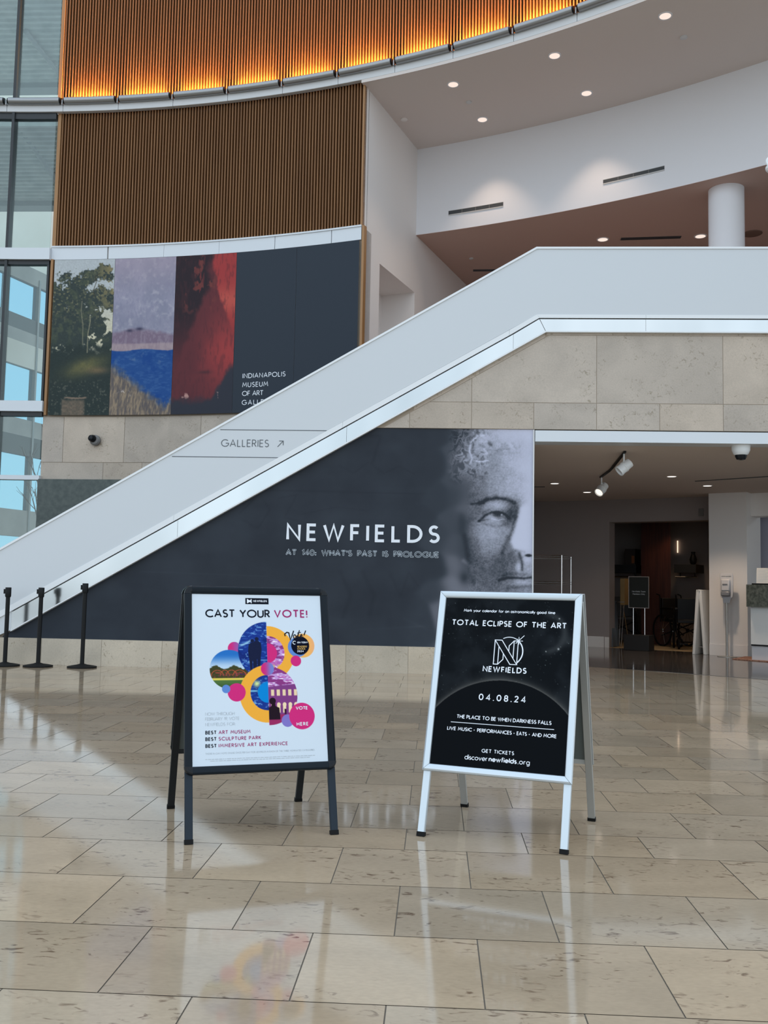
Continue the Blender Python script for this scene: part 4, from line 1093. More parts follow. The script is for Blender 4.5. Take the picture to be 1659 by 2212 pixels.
def paint_vote(u, v):
    c = np.ones(u.shape + (3,)) * np.array((201, 218, 233.))
    # pink-blue small disc, park disc
    g = sstep(280, 345, u)[..., None]; c = over(c, (0, 0, 0), 0 * u); d = disc(u, v, 314, 415, 49)
    c = c * (1 - d[..., None]) + (np.array(MG, float) * (1 - g * .6) + np.array((120, 110, 190.)) * g * .6) * d[..., None]
    pk = np.ones(u.shape + (3,)) * np.array((40, 110, 190.)); pk = over(pk, (178, 206, 232), sstep(455, 560, v)); n1 = fbm(u / 18, v / 10, 4, 121)
    pk = over(pk, (62, 66, 40), sstep(.0, 8, v - (556 - 14 * np.sin(u / 22) - 18 * (n1 - .3)))); pk = over(pk, (134, 70, 52), sstep(588, 594, v) * sstep(.42, .6, n1)); pk = over(pk, (60, 44, 80), sstep(600, 604, v) * sstep(.55, .65, n1))
    pk = over(pk, (216, 204, 92), sstep(634, 640, v)); pk = over(pk, (78, 112, 62), sstep(648, 656, v)); pk = over(pk, (52, 82, 46), sstep(660, 700, v) * .6)
    for cx, w_ in ((185, 46), (290, 40), (350, 50), (240, 34)):
        r_ = np.abs(np.hypot((u - cx) / w_, (v - 622) / 44) - 1); pk = over(pk, (176, 84, 60), sstep(.07, .03, r_) * sstep(624, 618, v))
    d = disc(u, v, 273, 571, 145); c = c * (1 - d[..., None]) + pk * d[..., None]
    # upper right ring, purple picture and pink disc (right halves)
    rt = sstep(564, 566, u)
    d = disc(u, v, 567, 452, 208) * rt; c = over(c, OR_, d)
    pp = pic_purple(u, v); pp = over(pp, (196, 160, 150), sstep(535, 545, v) * (np.sin(u / 6) > 0)); d = disc(u, v, 567, 452, 131) * rt; c = c * (1 - d[..., None]) + pp * d[..., None]
    c = over(c, MG, disc(u, v, 565, 452, 75) * rt)
    # upper left: blue projection with two standing people seen from behind
    d = disc(u, v, 560, 430, 218) * sstep(565, 563, u) * sstep(640, 600, v + (u - 432) * .0 - 20)
    pb = pic_blue(u, v); pb = over(pb, (150, 200, 226), np.exp(-((v - (365 + 26 * np.sin(u / 45))) / 9) ** 2) * sstep(330, 380, u) * sstep(470, 420, u) * .9); pb = over(pb, (110, 160, 210), np.exp(-((v - 505) / 5) ** 2) * sstep(500, 520, u) * .8)
    sil = np.zeros(u.shape)
    for cx, top, hr, bw in ((452, 352, 14, 34), (486, 338, 15, 36)):
        sil = np.maximum(sil, disc(u, v, cx, top + 6, hr)); bt = top + 24
        ww = np.interp(v, [bt - 6, bt + 12, bt + 60, bt + 110, bt + 190, 585], [10, bw * .85, bw, bw * .8, bw * .62, bw * .5])
        sil = np.maximum(sil, sstep(2, -2, np.abs(u - cx) - ww) * sstep(bt - 6, bt - 2, v) * sstep(590, 584, v) * (1 - .9 * sstep(3, 1.5, np.abs(u - cx)) * sstep(bt + 130, bt + 140, v)))
    pb = over(pb, (24, 32, 62), sil); c = c * (1 - d[..., None]) + pb * d[..., None]
    # lower ring (left half), blue picture, light blue disc
    lf = sstep(566, 564, u)
    c = over(c, OR_, disc(u, v, 560, 756, 213) * np.maximum(lf, sstep(640, 600, v) * 0))
    pb = pic_blue(u + 300, v + 100); pb = over(pb, (206, 226, 150), np.exp(-((np.hypot(u - 478, v - 682)) / 24) ** 2)); pb = over(pb, (120, 190, 220), np.exp(-((v - 735) / 7) ** 2) * sstep(500, 470, u))
    d = disc(u, v, 560, 748, 131) * lf; c = c * (1 - d[..., None]) + pb * d[..., None]; c = over(c, LB, disc(u, v, 562, 746, 78) * lf)
    # lower right: purple hall picture
    d = disc(u, v, 570, 772, 216) * sstep(563, 566, u); pp = pic_purple(u + 50, v); bld = sstep(700, 712, v + .10 * (u - 570))
    pp = over(pp, (122, 62, 128), bld)
    per = 44.0; ph = np.mod(u - 575, per); win = sstep(8, 10, ph) * sstep(34, 32, ph)
    pp = over(pp, (226, 206, 170), win * sstep(725, 729, v) * sstep(775, 771, v) * sstep(574, 580, u)); arch = sstep(2, -2, np.hypot(ph - 22, (v - 838) * .9) - 14) + win * sstep(836, 840, v)
    pp = over(pp, (232, 214, 178), np.clip(arch, 0, 1) * sstep(815, 820, v) * sstep(902, 896, v)); pp = over(pp, (150, 44, 96), sstep(908, 914, v))
    s2 = np.maximum(disc(u, v, 594, 812, 25), sstep(2, -2, np.abs(u - 600) - np.interp(v, [815, 850, 862, 945, 955], [12, 16, 44, 50, 40])) * sstep(815, 820, v) * sstep(952, 944, v)); pp = over(pp, (34, 22, 34), np.clip(s2, 0, 1))
    pp = over(pp, (60, 30, 60), sstep(2, -2, np.abs(u - 690) - 8) * sstep(868, 874, v) * sstep(915, 910, v))
    c = c * (1 - d[..., None]) + pp * d[..., None]
    c = over(c, MG, disc(u, v, 326, 743, 67)); c = over(c, BL, disc(u, v, 248, 717, 31))
    g = sstep(530, 600, u)[..., None]; d = disc(u, v, 562, 571, 50); c = c * (1 - d[..., None]) + (np.array(MG, float) * (1 - g) + np.array((112, 128, 200.)) * g) * d[..., None]
    c = over(c, (236, 178, 96), disc(u, v, 843, 395, 93)); c = over(c, (226, 168, 132), disc(u, v, 843, 395, 93) * sstep(880, 930, u) * .6); c = over(c, BL, disc(u, v, 802, 407, 76)); c = over(c, (10, 14, 32), disc(u, v, 824, 395, 71))
    c = over(c, MG, disc(u, v, 785, 513, 41)); c = over(c, (124, 116, 194), disc(u, v, 704, 958, 46)); c = over(c, MG, disc(u, v, 815, 927, 98))
    return c
def paint_eclipse(u, v):
    n1 = fbm(u / 160, v / 160, 5, 131); c = np.ones(u.shape + (3,)) * np.array((17, 23, 29.))
    c = over(c, (34, 41, 48), sstep(.42, .75, n1) * .8)
    ring_ = np.exp(-((np.hypot(u - 800, v - 250) - 140) / 26) ** 2) * sstep(760, 850, u) * (.4 + n1); c = over(c, (92, 100, 106), np.clip(ring_, 0, 1) * .55)
    c = over(c, (70, 78, 84), np.exp(-((np.hypot((u - 960), (v - 300) * 1.6)) / 70) ** 2) * .5)
    for sx, sy, r in ((893, 138, 5), (900, 366, 7), (809, 388, 4)): c = over(c, (210, 222, 228), np.exp(-((np.hypot(u - sx, v - sy)) / r) ** 2))
    rng = np.random.RandomState(5)
    for i in range(150):
        sx, sy, b = rng.rand() * 1000, rng.rand() * 830, rng.rand(); k = (np.abs(u - sx) < 8) & (np.abs(v - sy) < 8)
        if k.any(): c[k] = over(c[k], (170, 190, 196), np.exp(-((np.hypot(u[k] - sx, v[k] - sy)) / 2.6) ** 2) * (.25 + .6 * b * b))
    d = np.hypot(u - 505, v - 1281) - 661
    c = over(c, (150, 152, 150), np.where(d > 0, np.exp(-d / 20), 0) * .62); c = over(c, (14, 19, 25), sstep(3, -3, d))
    return c


blk = dict(leg=MT['slate'], leg_shaded=MT['blackmetal'], rail=MT['slaterail'], rail_shaded=MT['blackmetal'], corner=MT['cornerblack'])
sg = Sign('sign_board', 'black-framed A-frame sign with a white poster of coloured circles', (-.785, 4.157), .3834, .6299, 1.0048, .7482, .3169, .2954, .0285, .3396, .0338, True, blk)
sg.poster(paint_vote, 330, 416, 1.08, (1.08, 1.0, .94))
TX = sg.text
sg.lines('logo_plate', [[(406, 50), (586.5, 50)]], 24, 'letter_black')
f_ = lambda u, v: (u, v)
sg.lines('logo_mark', [[(421, 34), (421, 67)], [(427, 38), (427, 64)], [(433, 42), (433, 60)], [(439, 44), (439, 58)], [(445, 42), (445, 60)], [(451, 34), (451, 67)]], [3.2] * 6, 'letter_white', .0006)
lettering('lettering', 'NEWFIELDS', sg.put(466, 57, .0006), 15 * sg.poster_w / 1000, MT['letter_white'], sg.p, width=107 * sg.poster_w / 1000, sw=.2)
TX('CAST YOUR', 99, 594, 180, 64, 'letter_black', .17); TX('VOTE!', 626, 891, 177, 63, 'letter_mag', .165)
TX('NOW THROUGH', 92, 307, 907, 23, 'letter_faint', .09); TX('FEBRUARY 19, VOTE', 92, 342, 943, 23, 'letter_faint', .09); TX('NEWFIELDS FOR:', 92, 312, 982, 23, 'letter_faint', .09)
for y, a, x1 in ((1041, 'ART MUSEUM', 422), (1087, 'SCULPTURE PARK', 499), (1135, 'IMMERSIVE ART EXPERIENCE', 698)):
    TX('BEST', 92, 174, y, 26, 'letter_black', .2); TX(a, 188, x1, y, 26, 'letter_mag', .16)
TX('VOTE', 769, 861, 880, 25, 'letter_white', .19); TX('HERE', 771, 861, 998, 26, 'letter_white', .19)
TX('THOSE IN: CAN VOTE ONLINE ONCE PER DAY FOR NEWFIELDS IN EACH OF THE THREE NOMINATED CATEGORIES', 91, 899, 1182, 12, 'letter_faint', .12)
rf = random.Random(3)
for y, x0, x1 in ((1216, 91, 901), (1228, 126, 861)):
    x = x0; ds = []
    while x < x1:
        l = rf.uniform(8, 34); ds.append([(x, y), (min(x + l, x1), y)]); x += l + 5
    sg.lines('fine_print', ds, 1.7, 'letter_faint')
TX('USA TODAY', 801, 884, 377, 13, 'letter_white', .2); TX("READERS'", 800, 878, 410, 14, 'letter_gold', .16); TX('CHOICE', 799, 863, 427, 14, 'letter_gold', .16); TX('2024', 798, 849, 446, 14, 'letter_white', .22)
sg.lines('badge_mark', [arc(779, 372, 12, 12, 60, 320)], 2.5, 'letter_white')
scr = [[(708, 322), (704, 306), (722, 292), (738, 296), (742, 322), (748, 350), (762, 318), (776, 280)], arc(783, 326, 10, 15, 0, 360), [(793, 322), (804, 324), (814, 300), (822, 276), (808, 322), (812, 338), (826, 330)], [(804, 298), (834, 292)], [(826, 326), (842, 318), (838, 308), (828, 316), (828, 332), (838, 336), (850, 326)], [(872, 278), (856, 316)], [(851, 331), (850, 334)]]
sg.lines('script_lettering', scr, [4.2, 3.6, 3.4, 2.6, 3.2, 4.0, 4.2], 'letter_black', .0004)

slv = dict(leg=MT['silver'], leg_shaded=MT['silverdark'], rail=MT['silver'], rail_shaded=MT['silverdark'], corner=MT['silver'])
sr = Sign('sign_board', 'silver-framed A-frame sign with a black eclipse poster', (.3291, 4.1798), -.34, .6291, 1.0041, .7459, .3019, .2949, .0284, .3222, .0309, False, slv)
sr.poster(paint_eclipse, 250, 316, 0.7, (1.1, 1.0, .92))
TX = sr.text
TX('Mark your calendar for an astronomically good time', 151, 860, 106, 23, 'letter_white', .17, space=.42)
TX('TOTAL ECLIPSE OF THE ART', 64, 951, 214, 45, 'letter_white', .18, space=.45)
N_ = [[(419, 317), (472, 317), (597, 497), (545, 497), (419, 317)], [(419, 315), (419, 500), (452, 500), (452, 364)], [(452, 500), (490, 462), (490, 418)], [(597, 499), (597, 319), (566, 319), (566, 452)], [(566, 319), (530, 358), (530, 402)]]
sr.lines('logo_mark', N_, 3.3, 'letter_white')
sr.lines('logo_ring', [arc(530, 398, 106, 106, -118, -48, 20), arc(529, 400, 107, 107, -52, 50, 24)], [2.8, 4.6], 'letter_white')
sr.lines('logo_star', [[(600, 288), (602, 346)], [(574, 317), (632, 318)], [(578, 338), (640, 276)], [(586, 302), (616, 334)]], [2.2, 2.2, 2.6, 1.8], 'letter_white', .0003)
TX('NEWFIELDS', 341, 676, 561, 44, 'letter_white', .19)
TX('04.08.24', 329, 686, 774, 48, 'letter_white', .17)
TX('THE PLACE TO BE WHEN DARKNESS FALLS', 173, 884, 918, 28, 'letter_white', .18)
sr.lines('rule', [[(132, 948), (905, 948)]], 2.2, 'letter_white')
TX('LIVE MUSIC', 108, 300, 1008, 27, 'letter_white', .18); TX('*', 313, 321, 1008, 27, 'letter_white', .18); TX('PERFORMANCES', 339, 600, 1008, 27, 'letter_white', .18); TX('*', 613, 621, 1008, 27, 'letter_white', .18); TX('EATS', 636, 711, 1008, 27, 'letter_white', .18); TX('*', 725, 733, 1008, 27, 'letter_white', .18); TX('AND MORE', 748, 926, 1008, 27, 'letter_white', .18)
TX('GET TICKETS', 386, 628, 1151, 27, 'letter_white', .17)
TX('discover', 262, 435, 1210, 37, 'letter_white', .13); TX('newfields', 444, 652, 1210, 37, 'letter_white', .19); TX('.org', 660, 747, 1210, 37, 'letter_white', .13)

# ------------------------------------------------------------------ barrier posts
def barrier(label, x, y, h_):
    t = thing('barrier_post', label, 'barrier post', (x, y, 0), group='black queue barrier posts')
    MB().lathe([(.165, 0), (.17, .006), (.168, .016), (.12, .026), (.06, .036), (.03, .046)], n=40).build('base', MT['rubber'], t)
    MB().lathe([(.0245, .03), (.0245, h_ - .10)], n=24).build('pole', MT['plastic'], t)
    MB().lathe([(.030, h_ - .115), (.0345, h_ - .10), (.0345, h_ - .004), (.032, h_)], n=24).build('belt_head', MT['plastic'], t)
    mb = MB(); mb.box(-.052, -.03, -.014, .014, h_ - .075, h_ - .02); mb.build('belt_clip', MT['plastic'], t, bevel=.003)
barrier('black barrier post nearest the mural, right of the other two', -4.118, 11.07, .985)
barrier('middle one of three black barrier posts at the stair foot', -4.640, 11.06, .925)
barrier('black barrier post at the left picture edge, leftmost of three', -5.035, 11.05, .92)
# ------------------------------------------------------------------ hall beyond the opening
RBK = 20.84
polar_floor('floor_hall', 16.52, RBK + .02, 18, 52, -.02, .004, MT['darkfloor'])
polar_floor('floor_cloakroom', RBK + .02, 24.2, 24, 36, -.02, .006, MT['tanfloor'])
# hall ceiling, easing down from the lintel
HR0 = lambda a: (YA + .30 - CY) / math.cos(R(a))
def hall_z(x, y):
    r = math.hypot(x - CX, y - CY); a = math.degrees(math.atan2(x - CX, y - CY)); t = min(1, max(0, (r - HR0(a)) / 1.6)); return ZLB + .004 + t * (2.655 - ZLB - .004)
mb = MB(); n = 24; vs = []
for i in range(n + 1):
    a = 19.5 + 26 * i / n; r0 = HR0(a); r2 = max(r0 + 1.8, RBK + .05)
    vs += [P(r0, a, ZLB + .004), P(r0 + 1.6, a, 2.655), P(r2, a, 2.65), P(r2, a, 2.80), P(r0, a, 2.88)]
fs = [(0, 1, 2, 3, 4), tuple(5 * n + k for k in (4, 3, 2, 1, 0))]
for i in range(n):
    for k in range(5): fs.append((5 * i + k, 5 * i + 5 + k, 5 * i + 5 + (k + 1) % 5, 5 * i + (k + 1) % 5))
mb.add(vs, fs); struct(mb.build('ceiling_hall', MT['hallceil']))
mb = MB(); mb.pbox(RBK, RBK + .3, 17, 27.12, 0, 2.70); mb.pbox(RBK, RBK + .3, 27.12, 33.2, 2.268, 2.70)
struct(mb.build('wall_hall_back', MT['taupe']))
mb = MB(); mb.pbox(RBK - .012, RBK, 17, 27.10, .004, .195); mb.pbox(RBK - .004, RBK + .1, 27.13, 27.35, .004, .19, 1); struct(mb.build('baseboard_hall', MT['white']))
mb = MB(); mb.pbox(RBK + .002, RBK + .32, 27.12, 27.36, 0, 2.268, 1); mb.pbox(RBK + .01, RBK + .32, 27.36, 33.0, 2.245, 2.268, 5); struct(mb.build('door_frame_1', MT['taupe']))
mb = MB(); mb.box(.95, 1.12, YA + .62, 17.2, 0, 2.72); struct(mb.build('wall_hall_side', MT['taupe']))
RP = 20.37
mb = MB(); mb.pbox(RP, RP + .75, 32.55, 34.26, 0, 2.70, 1); struct(mb.build('wall_pier', MT['white'], smooth=False))
mb = MB(); mb.pbox(RP - .012, RP, 32.55, 34.26, .004, .182, 1); struct(mb.build('baseboard_pier', MT['white'], smooth=False))
mb = MB(); mb.pbox(RP + .25, RP + .6, 34.26, 46, 2.275, 2.70); struct(mb.build('wall_desk_header', MT['white']))
mb = MB(); mb.pbox(21.35, 21.6, 33.2, 34.75, 0, 2.7, 2); struct(mb.build('wall_desk_left', MT['lavender']))
mb = MB(); mb.pbox(22.6, 22.9, 34.0, 46, 0, 2.7); struct(mb.build('wall_desk_back', MT['darkbrown']))
# cloakroom shell
mb = MB(); mb.pbox(23.5, 23.7, 23.5, 31.1, 0, 2.6); struct(mb.build('wall_cloakroom_back', MT['taupe']))
mb = MB(); mb.prism([P(21.15, 32.3)[:2], P(23.6, 30.15)[:2], P(23.6, 30.9)[:2], P(21.15, 33.1)[:2]], lambda x, y: (x, y, 0), lambda x, y: (x, y, 2.6)); struct(mb.build('wall_cloakroom_right', MT['tanwall'], smooth=False))
mb = MB(); mb.pbox(RBK + .3, 23.7, 23.6, 24.0, 0, 2.6); struct(mb.build('wall_cloakroom_left', MT['taupe'], smooth=False))
polar_floor('ceiling_cloakroom', RBK + .28, 23.7, 23.6, 33.2, 2.42, 2.5, MT['darkbrown'])
# mahogany divider and the coat shelves either side
def pthing(name, label, cat, r, a, z, group=None): return thing(name, label, cat, P(r, a, z), 0, group)
t = pthing('wood_panel', 'dark red wood divider standing in the dim cloakroom doorway', 'panel', 22.6, 28.34, 0)
dd = (math.sin(R(13.5)) * .8, math.cos(R(13.5)) * .8); qa, qb = P(22.55, 27.62), P(22.55, 29.06)
def divider(z0, z1, nm):
    mb = MB(); mb.prism([qa[:2], qb[:2], (qb[0] + dd[0], qb[1] + dd[1]), (qa[0] + dd[0], qa[1] + dd[1])], lambda x, y: (x, y, z0), lambda x, y: (x, y, z1)); mb.build(nm, MT['mahog'], t, world=True, smooth=False)
divider(.26, 2.415, 'body'); divider(.006, .258, 'plinth')
for lb, a0, a1, z0 in (('black coat shelf left of the wood divider in the cloakroom', 24.02, 27.12, 1.32), ('black coat shelf right of the wood divider in the cloakroom', 28.98, 30.02, 1.33)):
    t = pthing('coat_shelf', lb, 'shelf', 22.9, (a0 + a1) / 2, z0, 'cloakroom coat shelves')
    mb = MB(); mb.pbox(22.9, 23.48, a0, a1, z0 + .06, z0 + .22, 3); mb.build('shelf_board', MT['blackcloth'], t, world=True, smooth=False)
    MB().tube([P(22.98, a0 + (a1 - a0) * k / 6, z0 - .02) for k in range(7)], .016, 8).build('hanging_rail', MT['chrome'], t, world=True)
    for a in (a0 + .25, a1 - .1):
        MB().tube([P(22.98, a, z0 - .02), P(22.98, a, z0 + .08)], .01, 6).build('bracket', MT['plastic'], t, world=True)
t = pthing('storage_box', 'dark box with an orange end on the left cloakroom shelf', 'box', 23.15, 26.75, 1.54)
mb = MB(); mb.pbox(23.0, 23.4, 26.50, 27.0, 1.54, 1.86, 1); mb.build('carton', MT['darkbrown'], t, world=True, smooth=False)
mb = MB(); mb.pbox(22.99, 23.0, 26.83, 26.97, 1.57, 1.72, 1); mb.build('orange_panel', mat('burnt_orange_card', (.30, .09, .02), .6), t, world=True, smooth=False)
t = pthing('vase', 'small dark vase on the right cloakroom shelf', 'vase', 23.1, 29.76, 1.55)
MB().lathe([(.03, 0), (.055, .03), (.07, .10), (.05, .17), (.035, .21), (.042, .25)], n=20).build('vase_body', MT['plastic'], t)
t = pthing('highlight_strip', 'narrow glowing strip added as a highlight beside the wood divider top', 'light', 23.48, 29.12, 1.76)
mb = MB(); mb.pbox(23.46, 23.49, 28.76, 28.79, 1.80, 2.04, 1); mb.build('glow_panel', MT['highlightglow'], t, world=True, smooth=False)  # no lamp here: emissive strip stands in for a highlight by the divider

# wheelchairs parked in the cloakroom
def wheelchair(label, r, a, turn, sc=1.0):
    x, y, _ = P(r, a); t = thing('wheelchair', label, 'wheelchair', (x, y, 0), turn, 'folded-up wheelchairs in the cloakroom'); m = MT['blackcloth']
    mb = MB(); mb.box(-.22, .22, -.20, .22, .46, .52); mb.build('seat', m, t, bevel=.012)
    mb = MB(); mb.box(-.22, .22, .20, .25, .50, .90); mb.build('backrest', m, t, bevel=.012)
    for s_ in (-1, 1):
        wl = MB().torus((s_ * .28, .12, .30), (1, 0, 0), .285, .017, 32, 8).build('rear_wheel', MT['rubber'], t)
        mb = MB()
        for k in range(10): mb.tube([(s_ * .28, .12, .30), (s_ * .28, .12 + .28 * math.cos(k * PI / 5), .30 + .28 * math.sin(k * PI / 5))], .003, 5)
        mb.lathe([(.03, -.02), (.03, .02)], loc=(s_ * .28, .12, .30), n=12, axis=(1, 0, 0)); mb.build('spokes', MT['chrome'] if s_ < 0 else MT['plastic'], wl)
        MB().torus((s_ * .20, -.30, .095), (1, 0, 0), .075, .018, 20, 8).build('caster', MT['rubber'], t)
        MB().tube([(s_ * .235, .24, .45), (s_ * .235, .25, .88), (s_ * .235, .27, .95), (s_ * .235, .36, .97)], .013, 8).build('push_handle', MT['plastic'], t)
        MB().tube([(s_ * .24, .24, .70), (s_ * .24, -.16, .70), (s_ * .24, -.22, .62), (s_ * .24, -.24, .30), (s_ * .20, -.30, .17)], .012, 8).build('side_frame', MT['plastic'], t)
        mb = MB(); mb.box(s_ * .24 - .025, s_ * .24 + .025, -.14, .18, .70, .73); mb.build('armrest', m, t, bevel=.006)
        mb = MB(); mb.box(s_ * .12 - .07, s_ * .12 + .07, -.46, -.30, .10, .115); mb.build('footrest', MT['plastic'], t)
    MB().tube([(-.24, .20, .20), (.24, -.1, .44)], .011, 8).tube([(.24, .20, .20), (-.24, -.1, .44)], .011, 8).build('cross_brace', MT['plastic'], t)
tu = -R(30)
wheelchair('black wheelchair right of the wood divider, nearer it', 22.3, 29.62, tu + .9)
wheelchair('black wheelchair at the cloakroom right wall by the white folded board', 21.75, 30.55, tu + .3)
wheelchair('black wheelchair behind the easel in the left cloakroom bay', 22.45, 26.75, tu + .4)

# sign stand in the doorway
t = pthing('sign_stand', 'black framed notice on two posts set in a black box', 'sign', 20.55, 29.07, 0)
t.rotation_euler = (0, 0, -R(29.07))
fw = .169; mb = MB(); mb.box(-fw, fw, -.008, .008, .735, 1.26); mb.build('sign_face', MT['signblack'], t)
mb = MB()
for x0, x1, z0, z1 in ((-fw - .012, -fw, .725, 1.272), (fw, fw + .012, .725, 1.272), (-fw, fw, .725, .737), (-fw, fw, 1.26, 1.272)): mb.box(x0, x1, -.012, .012, z0, z1)
mb.build('sign_frame', MT['chrome'], t)
for s_ in (-1, 1): MB().tube([(s_ * .10, .005, .25), (s_ * .10, .005, .74)], .008, 8).build('post', MT['chrome'], t)
mb = MB(); mb.box(-.218, .218, -.16, .16, .004, .268); mb.build('base_box', MT['blackcloth'], t, bevel=.006)
for tx, z, wd in (('Newfields Team', 1.0, .235), ('Members Only', .955, .215)):
    lettering('lettering', tx, lambda x, y, z=z, wd=wd: (-wd / 2 + x, -.0095, z + y), .026, MT['letter_faint'], t, width=wd, sw=.15)
# easel with a narrow honey-coloured board, and a leaning blue-grey board
t = pthing('display_easel', 'thin metal easel holding a narrow honey wood board edge-on', 'easel', 21.35, 27.60, 0); t.rotation_euler = (0, 0, -R(27.5))
mb = MB(); mb.box(-.040, .045, -.02, .34, .76, 1.245); mb.build('board', MT['yellowwood'], t, bevel=.004)
mb = MB(); mb.box(-.12, .045, -.035, -.012, .805, .822); mb.build('tray', MT['chrome'], t)
for x0, x1, y1 in ((-.03, -.05, -.05), (.03, -.02, -.02), (.0, .0, .42)): MB().tube([(x0, .0, .80), (x1, y1, .012)], .008, 8).build('leg', MT['chrome'], t)
t = pthing('leaning_board', 'blue-grey board leaning inside the left cloakroom door jamb', 'board', 21.05, 27.34, 0); t.rotation_euler = (0, 0, -R(27.3))
mb = MB(); mb.box(-.075, -.035, .0, .40, .012, .815, lambda x, y, z: (x + (.815 - z) * .09, y - (.815 - z) * .1, z)); mb.build('board', MT['bluegrey'], t)
mb = MB()
for k in range(9): mb.box(-.077, -.034, -.004 + .045 * k, .02 + .045 * k, .805, .83, lambda x, y, z: (x + (.815 - z) * .09, y - (.815 - z) * .1, z))
mb.build('notched_edge', MT['bluegrey'], t)
# folded white sandwich board seen edge-on
t = pthing('sandwich_board', 'white sandwich board seen edge-on beside the pale wall pier', 'sign', 20.40, 32.12, 0); t.rotation_euler = (0, 0, -R(32.28))
for s_, y_ in ((-1, 0), (1, .1)):
    mb = MB(); mb.box(-.022, .022, 0, .55, .004, 1.06, lambda x, y, z, s_=s_: (x + s_ * (.012 + .066 * (1.06 - z)) + .018, y - .18 + (s_ > 0) * .05, z)); mb.build('panel', MT['boardwhite'], t, bevel=.006)
MB().tube([(-.05, .0, .12), (.09, .0, .12)], .006, 6).build('spreader', MT['chrome'], t)
MB().lathe([(.02, 0), (.02, .12)], loc=(.018, -.18, 1.045), n=10, axis=(0, 1, 0)).build('hinge', MT['boardwhite'], t)

# wire shelving against the hall wall, mostly behind the mural edge
t = thing('wire_shelving', 'bare chrome wire shelving unit against the dim hall wall', 'shelving', (1.7, 16.6, 0))
for px, py in ((2.135, 16.35), (2.375, 16.95), (1.22, 16.72), (1.42, 17.28)):
    MB().tube([(px, py, .004), (px, py, 1.60)], .014, 10).build('post', MT['chrome'], t, world=True)
for z in (.20, .66, 1.115, 1.565):
    mb = MB(); A_, B_, C_, D_ = [Vector((*q, z)) for q in ((1.22, 16.72), (2.135, 16.35), (2.375, 16.95), (1.42, 17.28))]
    for p, q in ((A_, B_), (B_, C_), (C_, D_), (D_, A_)): mb.tube([p, q], .009, 6); mb.tube([p + Vector((0, 0, .035)), q + Vector((0, 0, .035))], .009, 6)
    for k in range(1, 20): f = k / 20; mb.tube([A_.lerp(B_, f) + Vector((0, 0, .035)), D_.lerp(C_, f) + Vector((0, 0, .035))], .0022, 4)
    mb.build('wire_shelf', MT['chrome'], t, world=True)

# hand sanitiser stand
t = pthing('sanitiser_stand', 'grey hand sanitiser dispenser on a slim post before the pier', 'dispenser', 20.12, 33.55, 0); t.rotation_euler = (0, 0, -R(33.5))
MB().tube([(0, 0, .01), (0, 0, .86)], .020, 16).build('post', MT['silverdark'], t)
MB().lathe([(.15, .004), (.15, .010), (.03, .02)], n=32).build('base_plate', MT['silverdark'], t)
pl = [(-.095, .95), (-.10, 1.0), (-.10, 1.30), (-.085, 1.335), (.085, 1.335), (.10, 1.30), (.10, 1.0), (.095, .95), (.06, .93), (.05, .855), (-.05, .855), (-.06, .93)]
mb = MB(); mb.prism(pl, lambda x, z: (x, -.012, z), lambda x, z: (x, .02, z)); mb.build('back_plate', MT['sanit'], t, bevel=.004)
mb = MB(); mb.box(-.068, .068, -.085, -.012, 1.045, 1.235); mb.build('cover', MT['sanit'], t, bevel=.018)
mb = MB(); mb.box(-.070, .070, -.088, -.012, .965, 1.045); mb.build('drip_tray', MT['sanitdark'], t, bevel=.018)
mb = MB(); mb.box(-.040, .040, -.093, -.080, 1.14, 1.165); mb.build('nozzle', MT['sanitdark'], t, bevel=.005)
lettering('lettering', 'HAND SANITIZER', lambda x, y: (-.075 + x, -.0135, 1.272 + y), .016, MT['letter_dark'], t, width=.15, sw=.2)

# reception desk with a granite top, and the paper notice on it
RD = 19.55
t = pthing('reception_desk', 'pale reception desk with a thick green granite counter at right edge', 'desk', RD, 36, 0)
mb = MB(); mb.pbox(RD - .05, RD + .75, 34.97, 42, .815, 1.15, 8); mb.build('granite_top', MT['granite'], t, world=True)
mb = MB(); mb.pbox(RD + .03, RD + .70, 35.08, 42, .25, .815, 8); mb.build('front_panel', MT['boardwhite'], t, world=True)
mb = MB(); mb.pbox(RD + .06, RD + .70, 35.09, 42, .004, .238, 8); mb.build('kick_board', MT['sanit'], t, world=True)
mb = MB(); mb.pbox(RD + .035, RD + .5, 35.085, 42, .228, .252, 8); mb.build('shadow_line', MT['plastic'], t, world=True)
t = pthing('notice_holder', 'upright white paper notice in a holder on the granite counter', 'notice', RD + .12, 35.55, 1.15); t.rotation_euler = (0, 0, -R(35.5))
mb = MB(); mb.box(-.10, .10, -.003, .003, .012, .255, lambda x, y, z: (x, y + z * .12, z)); mb.build('paper', MT['boardwhite'], t)
mb = MB(); mb.box(-.16, .08, -.03, .09, 0.001, .022); mb.build('holder_base', MT['plastic'], t, bevel=.003)
mb = MB()
for k in range(8): mb.box(-.085, (.08, .03, .075, .05, .08, .06, .07, .0)[k], -.0045, -.003, .225 - .024 * k, .230 - .024 * k, lambda x, y, z: (x, y + z * .12, z))
mb.build('text_lines', MT['letter_grey'], t, smooth=False)
tag(MB().prism([(4.14, 14.22), (4.62, 15.05), (7.2, 14.6), (7.2, 13.6)] and [(4.56, 15.02), (4.95, 15.62), (7.2, 15.10), (7.2, 13.95), (5.0, 14.52)], lambda x, y: (x, y, .005), lambda x, y: (x, y, .016)).build('floor_mat', MT['matred']), 'flat reddish woven floor mat by the reception desk', 'mat')
